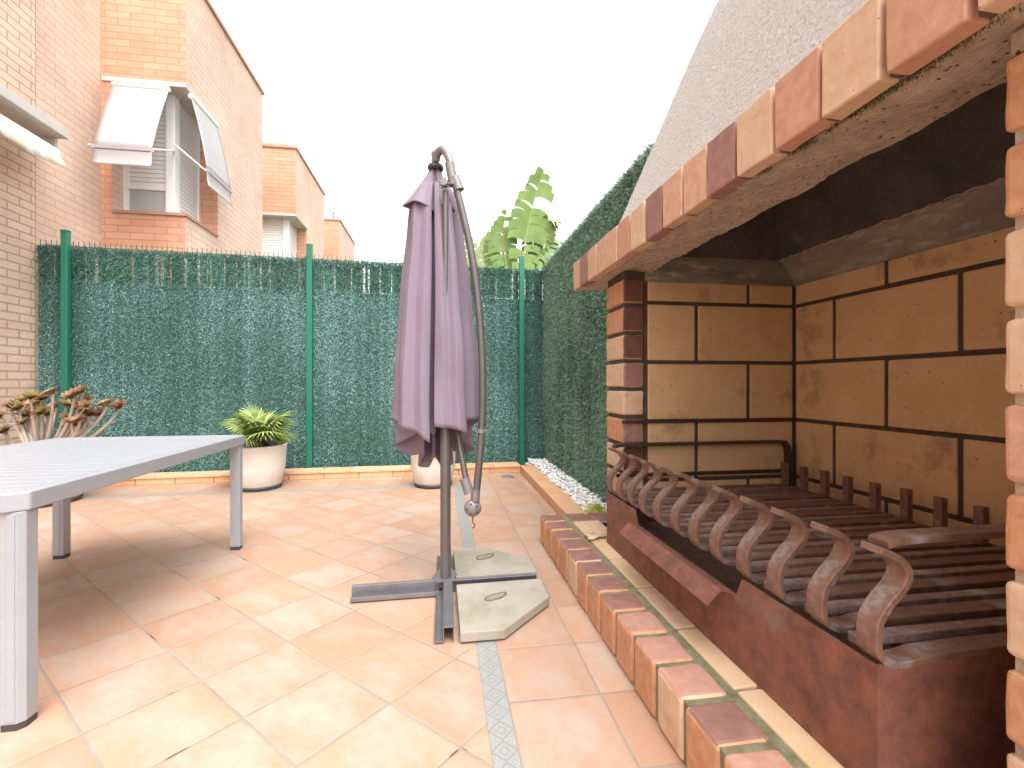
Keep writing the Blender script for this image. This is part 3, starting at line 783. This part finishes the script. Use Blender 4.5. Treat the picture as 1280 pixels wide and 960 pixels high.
# iron bar let into the side joint
b = MB(); b.box(XP - .012, 2.15, YF - .014, YF - .002, .872, .892); b.build('support_bar', 'iron_dark', BB, .003)

# ------------------------------------------------------------------ ash tray of the grill
X0 = .947; YT0, YT1, ZT = .90, 2.595, .482
T = thing('ash_tray', 'rusty sheet metal ash tray sitting on the barbecue ledge', 'ash tray', (1.4, 1.75, HZ))
b = MB()     # front plate with a cut-out
pr = [(YT0, HZ + .003), (YT1, HZ + .003), (YT1, ZT), (2.20, ZT), (2.17, .417), (1.40, .417), (1.37, ZT - .002), (YT0, ZT)]
n = len(pr)
vs = [(X0, y, z) for y, z in pr] + [(X0 + .006, y, z) for y, z in pr]
b.add(vs, [(0, 7, 6, 5, 4, 1), (1, 4, 3, 2), (8, 12 + 0, 13, 14, 15)[:0] or (8, 9, 12, 13, 14, 15), (9, 10, 11, 12)] + [(i, (i + 1) % n, n + (i + 1) % n, n + i) for i in range(n)])
b.build('front_plate', 'rust', T)
b = MB(); b.box(X0 + .0062, 2.10, YT0, YT0 + .006, HZ + .003, ZT + .002); b.build('end_plate', 'rust', T)
b = MB(); b.box(X0 + .0062, 2.10, YT1 - .006, YT1, HZ + .003, ZT); b.build('end_plate', 'rust', T)
b = MB(); b.box(2.10, 2.106, YT0, YT1, HZ + .003, ZT); b.build('back_plate', 'rust', T)
b = MB(); b.box(X0 + .0065, 2.099, YT0 + .0065, YT1 - .0065, HZ + .004, .30); b.build('tray_bottom', 'ash', T)
b = MB()     # folded pouring lip
b.ribbon([(X0 + .004, .412), (X0 - .03, .428), (X0 - .045, .430), (X0 - .058, .422), (X0 - .095, .385)], 1.41, 2.16, .006)
b.build('folded_lip', 'rust', T)

# ------------------------------------------------------------------ grill grate with scroll-ended bars
G = thing('grill_grate', 'heavy rusty iron grill grate with curled bar ends lying over the ash tray', 'grill', (1.4, 1.75, ZT))
def curve(pts, n=8):
    P = [Vector((x, 0, z)) for x, z in pts]; out = []
    for i in range(len(P) - 1):
        p0, p1, p2, p3 = P[max(i - 1, 0)], P[i], P[i + 1], P[min(i + 2, len(P) - 1)]
        for k in range(n):
            t = k / n
            q = .5 * ((2 * p1) + (p2 - p0) * t + (2 * p0 - 5 * p1 + 4 * p2 - p3) * t * t + (3 * p1 - p0 - 3 * p2 + p3) * t ** 3)
            out.append((q.x, q.z))
    out.append((P[-1].x, P[-1].z)); return out
prof = curve([(.955, .734), (.985, .722), (1.018, .702), (1.031, .674), (1.015, .643), (.982, .610), (.957, .575), (.951, .538), (.957, .505), (.980, .484), (1.02, .477), (1.08, .486)])
prof = prof + [(1.2, .490), (2.06, .490)]
b = MB(); YC = .925
b.ribbon(prof, YC - .026, YC + .026, .017)
b.box(2.04, 2.07, YC - .018, YC + .018, .499, .63)
bar0 = b.build('scroll_bar', 'rust_bar', G, .003, 2)
b = MB(); b.box(.985, 2.06, YC + .058, YC + .092, .474, .498); plain0 = b.build('bar', 'bar_worn', G, .003, 2)
rg = random.Random(2)
PB = (2.575 - YC - .015) / 11
for i in range(1, 12):
    o = bar0.copy(); col.objects.link(o); o.parent = G; o.location = (rg.uniform(-.004, .004), i * PB, rg.uniform(-.002, .002)); o.rotation_euler = (0, 0, rg.uniform(-.003, .003))
for i in range(1, 11):
    o = plain0.copy(); col.objects.link(o); o.parent = G; o.location = (rg.uniform(-.008, .008), i * PB, rg.uniform(-.002, .001))
b = MB(); b.box(1.10, 1.13, YT0 + .01, YT1 - .01, .452, .474); b.box(1.95, 1.98, YT0 + .01, YT1 - .01, .452, .474); b.build('cross_bar', 'rust', G)
def rail(yc, name):
    b = MB(); ps = curve([(2.085, .49), (2.085, .60), (2.083, .70), (2.06, .742), (2.01, .752), (1.6, .752), (1.2, .752), (1.03, .750), (.98, .742)], 6)
    b.ribbon(ps, yc - .025, yc + .025, .016); return b.build(name, 'iron_dark' if yc > 2 else 'rust_bar', G, .004, 2)
rail(2.575, 'end_rail'); rail(.93, 'end_rail')
b = MB(); b.box(1.0, 2.08, 2.575, 2.59, .565, .585); b.build('lower_rail', 'iron_dark', G, .003)

# dry leaf on the ledge
b = MB(); c0 = W(748, 672, 2.66); cx, cy = .90, 2.68
vs = [(cx, cy, HZ + .016)]
for i in range(14):
    a = i / 14 * 6.283; r = .06 * (1 + .35 * math.cos(3 * a) + random.uniform(-.15, .15))
    vs.append((cx + r * math.cos(a) * 1.1, cy + r * math.sin(a) * .8, HZ + .006 + random.uniform(0, .022)))
b.add(vs, [(0, 1 + i, 1 + (i + 1) % 14) for i in range(14)], 0, True)
tag(b.build('dry_leaf', 'leaf_dry', None, solid=.0012), 'pale curled dry leaf lying on the barbecue ledge beside the ash tray', 'leaf')

# yellow-green plant at the end of the pebbles
b = MB(); rg = random.Random(12)
for i in range(900):
    a = rg.uniform(0, 6.28); rr = abs(rg.gauss(0, .05)); x = 1.20 + rr * math.cos(a); y = 3.50 + rr * math.sin(a) * 1.6; z = .08 + rg.uniform(0, .09) * (1 - rr / .2)
    d = Vector((rg.uniform(-1, 1), rg.uniform(-1, 1), rg.uniform(.1, 1))).normalized(); s_ = d.cross(Vector((rg.random(), rg.random(), rg.random()))).normalized()
    l = rg.uniform(.012, .026); p = Vector((x, y, z))
    b.add([p, p + d * l * .5 + s_ * l * .35, p + d * l, p + d * l * .5 - s_ * l * .35], [(0, 1, 2, 3)])
tag(b.build('small_shrub', 'shrub'), 'tiny yellow-green plant at the near end of the white pebbles', 'plant')

# drain ring
b = MB(); dc = W(633, 594, 5.69)
b.lathe([(.001, .006), (.055, .006), (.06, .010), (.075, .010), (.078, .001)], (dc[0], 5.52, 0), 28)
tag(b.build('floor_drain', 'steel_light'), 'round metal floor drain near the back kerb corner', 'drain')

# ------------------------------------------------------------------ garden table
TB = thing('garden_table', 'long light grey slatted metal garden table standing on the patio', 'table', (-1.86, 2.57, 0))
tx0, tx1, ty0, ty1, tz = -2.42, -1.30, 1.70, 3.44, .756
b = MB(); ch = .05
outer = [(tx0 + ch, ty0), (tx1 - ch, ty0), (tx1, ty0 + ch * .7), (tx1, ty1 - ch * .4), (tx1 - ch * .4, ty1), (tx0 + ch, ty1), (tx0, ty1 - ch), (tx0, ty0 + ch)]
inn = [(tx0 + .09, ty0 + .05), (tx1 - .09, ty0 + .05), (tx1 - .06, ty0 + .05), (tx1 - .06, ty1 - .05), (tx1 - .09, ty1 - .05), (tx0 + .09, ty1 - .05), (tx0 + .06, ty1 - .05), (tx0 + .06, ty0 + .05)]
z0, z1 = tz - .062, tz
vs = [(x, y, z0) for x, y in outer] + [(x, y, z1) for x, y in outer] + [(x, y, z1) for x, y in inn] + [(x, y, z0) for x, y in inn]
fs = []
for i in range(8):
    j = (i + 1) % 8
    fs += [(i, j, 8 + j, 8 + i), (8 + i, 8 + j, 16 + j, 16 + i), (16 + i, 16 + j, 24 + j, 24 + i), (24 + i, 24 + j, j, i)]
b.add(vs, fs); b.build('table_frame', 'table', TB, .006, 3)
b = MB(); n = 21; p = (ty1 - ty0 - .104) / n
for i in range(n):
    y = ty0 + .052 + p * i; b.box(tx0 + .062, tx1 - .062, y + .0025, y + p - .0025, tz - .022, tz - .001)
b.build('slats', 'table', TB, .003, 2)
def leg(cx, cy, sx, sy):
    b = MB(); w_ = .031; d_ = .031; c_ = .017
    poly = [(-w_, -d_), (w_, -d_), (w_, d_), (-w_, d_)]
    # octagonal outer corner
    pol = []
    for (x, y) in poly:
        if x * sx > 0 and y * sy > 0:
            a1, a2 = (x - sx * c_, y), (x, y - sy * c_)
            prev_first = (a1, a2) if (x * y > 0) == False else (a2, a1)
            pol += list(prev_first)
        else: pol.append((x, y))
    b.prism([(cx + x, cy + y) for x, y in pol], .022, tz - .063)
    b.box(cx - .012, cx + .012, cy - d_ - .003, cy - d_ + .001, .03, tz - .07)
    l = b.build('leg', 'table_leg', TB, .003, 2)
    b = MB(); b.prism([(cx + x * .95, cy + y * .95) for x, y in pol], 0, .021); b.build('foot_cap', 'plastic_dark', l)
leg(tx1 - .040, ty0 + .045, 1, -1); leg(tx1 - .040, ty1 - .045, 1, 1); leg(tx0 + .05, ty1 - .05, -1, 1); leg(tx0 + .05, ty0 + .05, -1, -1)

# ------------------------------------------------------------------ pots and plants
def pot(parent, c, rt, rb, h):
    b = MB(); b.lathe([(.001, .035), (rb * .96, .035), (rb, .045), (rb + (rt - rb) * .5 + .012, h * .5), (rt, h - .02), (rt + .006, h - .008), (rt, h), (rt - .02, h), (rt - .028, h - .05)], c, 48)
    p = b.build('pot', 'pot', parent)
    b = MB(); b.lathe([(.001, 0), (rb * .97, 0), (rb * 1.02, .02), (rb * 1.02, .034), (.001, .034)], c, 40); b.build('saucer', 'plastic_dark', p)
    b = MB(); b.lathe([(.001, h - .04), (rt - .027, h - .045)], c, 30); b.build('soil', 'soil', p)
def fan_leaf(b, c, d, size, seed, up=None):
    rg = random.Random(seed); c = Vector(c); d = Vector(d).normalized()
    up = Vector((0, 0, 1)); s_ = d.cross(up).normalized(); nrm = s_.cross(d).normalized()
    n = 22
    for i in range(n):
        a = R(-105 + 210 * i / (n - 1)); L = size * (1 - .25 * abs(i - n / 2) / (n / 2)) * rg.uniform(.9, 1.05)
        dd = (d * math.cos(a) + s_ * math.sin(a)).normalized(); q = dd.cross(nrm).normalized()
        w_ = size * .045; m = rg.choice((0, 0, 1))
        P = [c + dd * (L * f) + nrm * (.06 * L * math.sin(f * 3) - .22 * L * f * f) + Vector((0, 0, -.18 * L * f * f)) for f in (0, .35, .7, 1)]
        ws = (w_ * .3, w_, w_ * .8, w_ * .08); vs = []
        for p_, ww in zip(P, ws): vs += [p_ - q * ww, p_ + nrm * ww * .35, p_ + q * ww]
        fs = []
        for k in range(3): fs += [(3 * k, 3 * k + 1, 3 * k + 4, 3 * k + 3), (3 * k + 1, 3 * k + 2, 3 * k + 5, 3 * k + 4)]
        b.add(vs, fs, m)
pc = (-1.89, 5.35, 0)
t = thing('potted_palm', 'small fan palm in a cream pot against the green fence', 'potted plant', pc)
pot(t, pc, .265, .215, .46)
b = MB(); b.lathe([(.09, .40), (.085, .47), (.05, .55), (.001, .57)], pc, 16); b.build('trunk', 'palm_fibre', t)
rg = random.Random(21)
for i in range(26):
    a = i * 2.399 + rg.uniform(-.2, .2); el = R(rg.uniform(5, 72)); d = Vector((math.cos(a) * math.cos(el), math.sin(a) * math.cos(el), math.sin(el)))
    st = rg.uniform(.10, .21) * (1 + .2 * math.cos(el))
    p0 = Vector(pc) + Vector((0, 0, .50)); p1 = p0 + d * st
    b = MB(); b.tube([p0, p1], .004, 5, 0); fan_leaf(b, p1, d + Vector((0, 0, .1)), rg.uniform(.22, .30), i)
    b.build('frond', ['palm', 'palm_y'], t)
pc = (-.07, 5.20, 0)
t = thing('potted_plant', 'round cream plant pot half hidden behind the folded parasol', 'potted plant', pc)
pot(t, pc, .245, .20, .40)
b = MB(); rg = random.Random(5)
for i in range(26):
    a = rg.uniform(0, 6.28); r = rg.uniform(.02, .16); l = rg.uniform(.05, .13)
    p = Vector((pc[0] + r * math.cos(a), pc[1] + r * math.sin(a), .355)); q = p + Vector((math.cos(a) * l * .5, math.sin(a) * l * .5, l))
    s_ = Vector((-math.sin(a), math.cos(a), 0)) * .012
    b.add([p - s_ * .4, p + s_ * .4, (p + q) / 2 + s_, q, (p + q) / 2 - s_], [(0, 1, 2, 3, 4)])
b.build('leaves', 'palm', t)
pc = (-3.68, 5.0, 0)
t = thing('potted_succulent', 'branching succulent with reddish rosettes in a wide cream pot by the brick house', 'potted plant', pc)
pot(t, pc, .36, .30, .50)
def rosette(b, c, r, seed, m):
    rg = random.Random(seed); c = Vector(c)
    tilt = Vector((rg.uniform(-.5, .5), rg.uniform(-1.4, -.3), 1)).normalized()
    a1 = tilt.cross(Vector((1, 0, 0))).normalized(); a2 = tilt.cross(a1)
    for k in range(34):
        a = k * 2.399; f = (k + 2) / 36; L = r * (.35 + .65 * f); el = R(82 - 55 * f)
        h = a1 * math.cos(a) + a2 * math.sin(a); d = h * math.cos(el) + tilt * math.sin(el); s_ = tilt.cross(h).normalized()
        w_ = L * .20
        P = [c, c + d * L * .6 + s_ * w_ + tilt * .004, c + d * L, c + d * L * .6 - s_ * w_ + tilt * .004, c + d * L * .6 - tilt * L * .06]
        b.add(P, [(0, 1, 2, 4), (0, 4, 2, 3)], m if f < .65 else 0)
rg = random.Random(8)
tips = [(52, 500), (66, 493), (83, 508), (93, 497), (104, 490), (98, 512), (112, 520), (108, 505), (134, 508), (150, 510), (36, 520), (24, 512), (14, 508), (45, 508), (70, 510), (124, 517), (8, 540), (60, 520), (100, 527), (28, 502), (38, 498)]
for i, (px, py) in enumerate(tips):
    Z = 4.42 + rg.uniform(-.25, .22); tip = Vector(W(px, py, Z))
    mid0 = Vector((pc[0] + (tip.x - pc[0]) * .25, pc[1] + (tip.y - pc[1]) * .25, .46))
    mid1 = mid0.lerp(tip, .5) + Vector(((tip.x - pc[0]) * .18, 0, -.04 + rg.uniform(-.02, .02)))
    b = MB(); P = []
    for k in range(9):
        u = k / 8; P.append(mid0 * (1 - u) ** 2 + mid1 * 2 * u * (1 - u) + tip * u * u)
    b.tube(P, [.020 - .010 * k / 8 for k in range(9)], 7); s_ = b.build('stem', 'stem', t)
    b = MB(); rosette(b, tip, rg.uniform(.085, .125), i, 1 if i % 3 else 0); b.build('rosette', ['rosette_r', 'rosette_g'], s_)
    if i % 2 == 0:
        q = P[5]; tip2 = q + Vector((rg.uniform(-.14, .14), rg.uniform(-.08, .05), rg.uniform(.06, .14)))
        b = MB(); b.tube([q, q.lerp(tip2, .5) + Vector((0, 0, -.02)), tip2], [.012, .010, .008], 6); s2 = b.build('stem', 'stem', t)
        b = MB(); rosette(b, tip2, rg.uniform(.07, .10), 50 + i, 1); b.build('rosette', ['rosette_r', 'rosette_g'], s2)

# ------------------------------------------------------------------ cantilever parasol
mx, my = .03, 2.52
U = thing('cantilever_parasol', 'folded mauve cantilever parasol on a dark grey cross base', 'parasol', (mx, my, 0))
b = MB(); b.tube([(mx, my, .045), (mx, my, .88)], .0275, 20); b.tube([(mx, my, .88), (mx, my, 2.12)], .016, 16)
b.build('mast', 'steel_grey', U)
# cross base: channels on the ground
def channel(p0, p1, side, name='base_arm'):
    b = MB(); p0, p1, s_ = Vector(p0), Vector(p1), Vector(side).normalized()
    up = Vector((0, 0, 1)); h = .062; w_ = .052; th = .005
    z = Vector((0, 0, .006 + h / 2))
    b.obox(p0 + z, p1 + z, s_ * th, up * h)                                # web
    b.obox(p0 + s_ * w_ / 2 + Vector((0, 0, .009)), p1 + s_ * w_ / 2 + Vector((0, 0, .009)), s_ * (w_ - th - .001), up * th)
    b.obox(p0 + s_ * (w_ - .002) + Vector((0, 0, .019)), p1 + s_ * (w_ - .002) + Vector((0, 0, .019)), s_ * th, up * .022)
    b.obox(p0 - s_ * w_ * .22 + Vector((0, 0, h + .004)), p1 - s_ * w_ * .22 + Vector((0, 0, h + .004)), s_ * (w_ * .44 - .006), up * th)
    return b.build(name, 'steel_base', U, .0015, 2)
ea = Vector((1, .02, 0)).normalized()
c = Vector((mx, my - .005, 0))
channel(c - ea * .032, c - ea * .475, (.02, -1, 0)); channel(c + ea * .032, c + ea * .49, (.02, 1, 0))
# front and rear arms: hat channel
def hat(p0, p1):
    b = MB(); p0, p1 = Vector(p0), Vector(p1); s_ = Vector((1, 0, 0)); up = Vector((0, 0, 1))
    b.obox(p0 + Vector((.012, 0, .070)), p1 + Vector((.012, 0, .070)), s_ * .040, up * .005)
    b.obox(p0 + Vector((-.009, 0, .040)), p1 + Vector((-.009, 0, .040)), s_ * .005, up * .058)
    b.obox(p0 + Vector((.033, 0, .040)), p1 + Vector((.033, 0, .040)), s_ * .005, up * .058)
    b.obox(p0 + Vector((-.028, 0, .010)), p1 + Vector((-.028, 0, .010)), s_ * .036, up * .005)
    b.obox(p0 + Vector((-.046, 0, .018)), p1 + Vector((-.046, 0, .018)), s_ * .004, up * .02)
    b.build('base_arm', 'steel_base', U, .0015, 2)
hat((mx, my - .035, 0), (mx - .005, my - .505, 0)); hat((mx, my + .035, 0), (mx + .005, my + .5, 0))
b = MB(); b.box(mx - .05, mx + .05, my - .05, my + .05, .0735, .081)
for k in range(3):      # gussets and bolts at the foot
    a = k * math.pi / 2 + .147; d = Vector((math.cos(a), math.sin(a), 0)); s_ = Vector((-d.y, d.x, 0)) * .003
    p = Vector((mx, my, .081))
    b.add([p + d * .027 - s_, p + d * .07 - s_, p + d * .027 - s_ + Vector((0, 0, .05)), p + d * .027 + s_, p + d * .07 + s_, p + d * .027 + s_ + Vector((0, 0, .05))],
          [(0, 1, 2), (5, 4, 3), (0, 3, 4, 1), (1, 4, 5, 2), (2, 5, 3, 0)])
b.build('foot_plate', 'steel_base', U)
# curved arm
ZA = 2.50
def smooth(pts, n=6):
    P = [Vector(p) for p in pts]; out = []
    for i in range(len(P) - 1):
        p0, p1, p2, p3 = P[max(i - 1, 0)], P[i], P[i + 1], P[min(i + 2, len(P) - 1)]
        for k in range(n):
            t_ = k / n
            out.append(.5 * ((2 * p1) + (p2 - p0) * t_ + (2 * p0 - 5 * p1 + 4 * p2 - p3) * t_ ** 2 + (3 * p1 - p0 - 3 * p2 + p3) * t_ ** 3))
    out.append(P[-1]); return out
ap = smooth([W(x, y, ZA) for x, y in ((563, 206), (568, 226), (578, 265), (589, 315), (597, 370), (602, 430), (603.5, 490), (602, 540), (598, 590), (594.5, 622))])
b = MB(); b.tube(ap, .0195, 16); b.build('curved_arm', 'steel_grey', U)
b = MB(); b.tube([W(562, 204, ZA), W(567, 232, ZA), W(571, 237, ZA)][:2], .025, 16); b.tube(smooth([W(545, 200, 2.58), W(547, 192, 2.56), W(553, 187, 2.53), W(559, 193, 2.51), W(564, 207, ZA)]), .021, 14)
b.build('elbow', 'steel_light', U)
b = MB(); b.tube([W(568, 222, ZA), W(574, 238, ZA)], .028, 18); b.build('arm_collar', 'steel_light', U)
b = MB()
kc = Vector(W(555.5, 229, 2.46)); kd = Vector((ST, CT, 0))
b.tube([kc - kd * .02, kc + kd * .02], .018, 14); kk = b.build('knob', 'steel_light', U)
b = MB()
for k in range(9):
    a = k / 9 * 6.283; d = Vector((CT * math.cos(a), -ST * math.cos(a), math.sin(a))); b.tube([kc + kd * .004, kc + d * .03 + kd * .004], .0045, 6)
b.tube([kc + Vector((.0, .02, 0)), Vector(W(571, 230, ZA))], .010, 8); b.build('knob_grip', 'steel_grey', kk)
b = MB(); b.tube([W(601.8, 536, ZA), W(601.4, 541, ZA)], .0225, 16); b.build('arm_ring', 'steel_light', U)
b = MB(); b.tube([W(586, 617, 2.50), W(575, 560, 2.54), W(568, 500, 2.60)], .0165, 12); b.build('lower_strut', 'steel_grey', U)
b = MB(); b.tube([W(586.5, 617, 2.50), W(580.5, 598, 2.51)], .0265, 16); b.tube([W(594.8, 612, ZA), W(594, 626, ZA)], .0235, 14); b.build('joint_socket', 'steel_light', U)
jc = Vector(W(591, 635, ZA)); b = MB()
b.sphere(jc, .046, 0, 14, (1, .6, 1)); j = b.build('joint_hub', 'steel_light', U)
b = MB()
for k in range(5):
    a = k / 5 * 6.283 + .6; p = jc + Vector((CT * math.cos(a), -ST * math.cos(a), math.sin(a))) * .028 - kd * .026; b.tube([p, p - kd * .005], .005, 8)
b.build('screw', 'plastic_dark', j)
b = MB(); b.tube(smooth([jc + Vector((0, 0, -.04)), jc + Vector((0, 0, -.075)), jc + Vector((.008, 0, -.085)), jc + Vector((.010, 0, -.10)), jc + Vector((-.004, 0, -.105))]), .004, 6)
b.build('crank_hook', 'rust', j)
for (px, py) in ((583, 619), (590, 620), (597, 622)):
    pass
# canopy
cx, cy = -.045, 2.655
hubz = 2.295
b = MB(); hb = W(544.5, 480, 2.61); b.lathe([(.001, .012), (.040, .012), (.044, 0), (.040, -.012), (.001, -.012)], (hb[0], hb[1], hubz), 24); b.build('hub_disc', 'plastic_dark', U)
b = MB(); hp = Vector((hb[0], hb[1], hubz)); b.tube([hp, hp + Vector((0, 0, .07))], .022, 14); b.sphere(hp + Vector((0, 0, .075)), .024); b.build('hub_post', 'steel_light', U)
cc = Vector(W(546, 480, 2.62)); cc.z = 0
def loft_cloth(name, pts, ztop, scale, offs=(0, 0), sharp=.45, NZ=60, NS=10, wr=.003, bulge=0):
    """pts: (right, away, hem height) closed outline of the folded cloth at its hem"""
    n = len(pts); P = [Vector(p) for p in pts]; loop = []
    for i in range(n):
        p0, p1, p2, p3 = P[i - 1], P[i], P[(i + 1) % n], P[(i + 2) % n]
        for k in range(NS):
            t_ = k / NS
            cr = .5 * ((2 * p1) + (p2 - p0) * t_ + (2 * p0 - 5 * p1 + 4 * p2 - p3) * t_ ** 2 + (3 * p1 - p0 - 3 * p2 + p3) * t_ ** 3)
            loop.append(cr.lerp(p1.lerp(p2, t_), sharp))
    b = MB(); vs = []; NT = len(loop)
    for i in range(NZ + 1):
        u = i / NZ
        for q, p in enumerate(loop):
            z = ztop + (p.z - ztop) * u
            f = scale(u)
            ph = q / NT * 40
            d = wr * (math.sin(9 * z + ph) * math.sin(4 * z - ph * .7) + .6 * math.sin(23 * z + ph * 1.7) * math.exp(-((u - .05) / .12) ** 2))
            x, y = p.x * f * (1 + d * 6), p.y * f * (1 + d * 6)
            x += offs[0] * (1 - u) + .007 * u * math.sin(4.2 * z + x * 14) ; y += offs[1] * (1 - u) + .006 * u * math.sin(6 * z + x * 20)
            vs.append((cc.x + x * CT + y * ST, cc.y - x * ST + y * CT, z))
    b.add(vs, [(i * NT + q, (i + 1) * NT + q, (i + 1) * NT + (q + 1) % NT, i * NT + (q + 1) % NT) for i in range(NZ) for q in range(NT)], 0, True)
    return b.build(name, 'fabric', U, solid=.003)
loft_cloth('canopy', [(-.265, .03, .90), (-.215, -.02, .885), (-.13, -.03, .89), (-.195, -.135, .87), (-.155, -.195, .87), (-.10, -.178, .855), (-.045, -.208, .825), (-.004, -.18, .795), (-.040, -.085, .84),
    (-.005, -.06, .83), (.018, -.12, .86), (.022, -.185, .88), (.07, -.205, .875), (.105, -.178, .87), (.15, -.198, .86), (.185, -.155, .835), (.13, -.04, .80), (.17, -.055, .90), (.225, -.045, .905), (.255, .01, .90), (.18, .035, .86), (.12, .05, .78),
    (.20, .13, .72), (.15, .18, .68), (.06, .09, .72), (.07, .22, .62), (-.01, .23, .60), (-.03, .09, .68), (-.09, .21, .60), (-.15, .20, .61), (-.09, .07, .70), (-.20, .15, .68), (-.26, .12, .74), (-.13, .04, .82)],
    2.20, lambda u: .29 + .20 * min(1, u / .10) ** .7 + .51 * u ** .80, offs=(-.010, -.0), sharp=.62, wr=.005)
loft_cloth('canopy_vent', [(-.185, .0, 2.085), (-.165, -.07, 2.07), (-.10, -.13, 2.065), (-.04, -.12, 2.045), (.0, -.075, 2.025), (.035, -.115, 2.05), (.09, -.11, 2.06), (.11, -.04, 2.05),
    (.135, .0, 2.02), (.13, .06, 2.03), (.07, .12, 2.05), (.02, .08, 2.06), (-.05, .14, 2.05), (-.12, .11, 2.06), (-.13, .04, 2.07)],
    2.285, lambda u: .20 + .80 * u ** 1.15, offs=(-.005, 0), sharp=.2, NZ=24, wr=.002)

# ballast slabs
def slab(poly, label, hy):
    t = thing('concrete_slab', label, 'concrete slab', (poly[0][0], poly[0][1], 0), 'concrete ballast slabs of the parasol')
    b = MB(); b.prism(poly, .008, .052)
    o = b.build('slab_body', 'slab', t, .005, 2)
    hx = .27
    b = MB(); b.tube(smooth([(hx - .05, hy - .02, .05), (hx - .048, hy - .018, .066), (hx, hy + .0, .070), (hx + .05, hy + .02, .068), (hx + .052, hy + .022, .05)]), .0035, 6)
    b.tube(smooth([(hx - .05, hy - .02, .054), (hx - .03, hy - .03, .055), (hx + .02, hy - .012, .055), (hx + .052, hy + .022, .054)]), .003, 6)
    b.build('handle', 'handle', t)
slab([(.085, 2.0), (.275, 2.0), (.537, 2.28), (.537, 2.495), (.085, 2.485)], 'mossy concrete ballast slab with clipped corner nearest the camera', 2.30)
slab([(.085, 3.03), (.085, 2.58), (.537, 2.588), (.537, 2.78), (.275, 3.03)], 'clean pale concrete ballast slab behind the right base arm', 2.84)
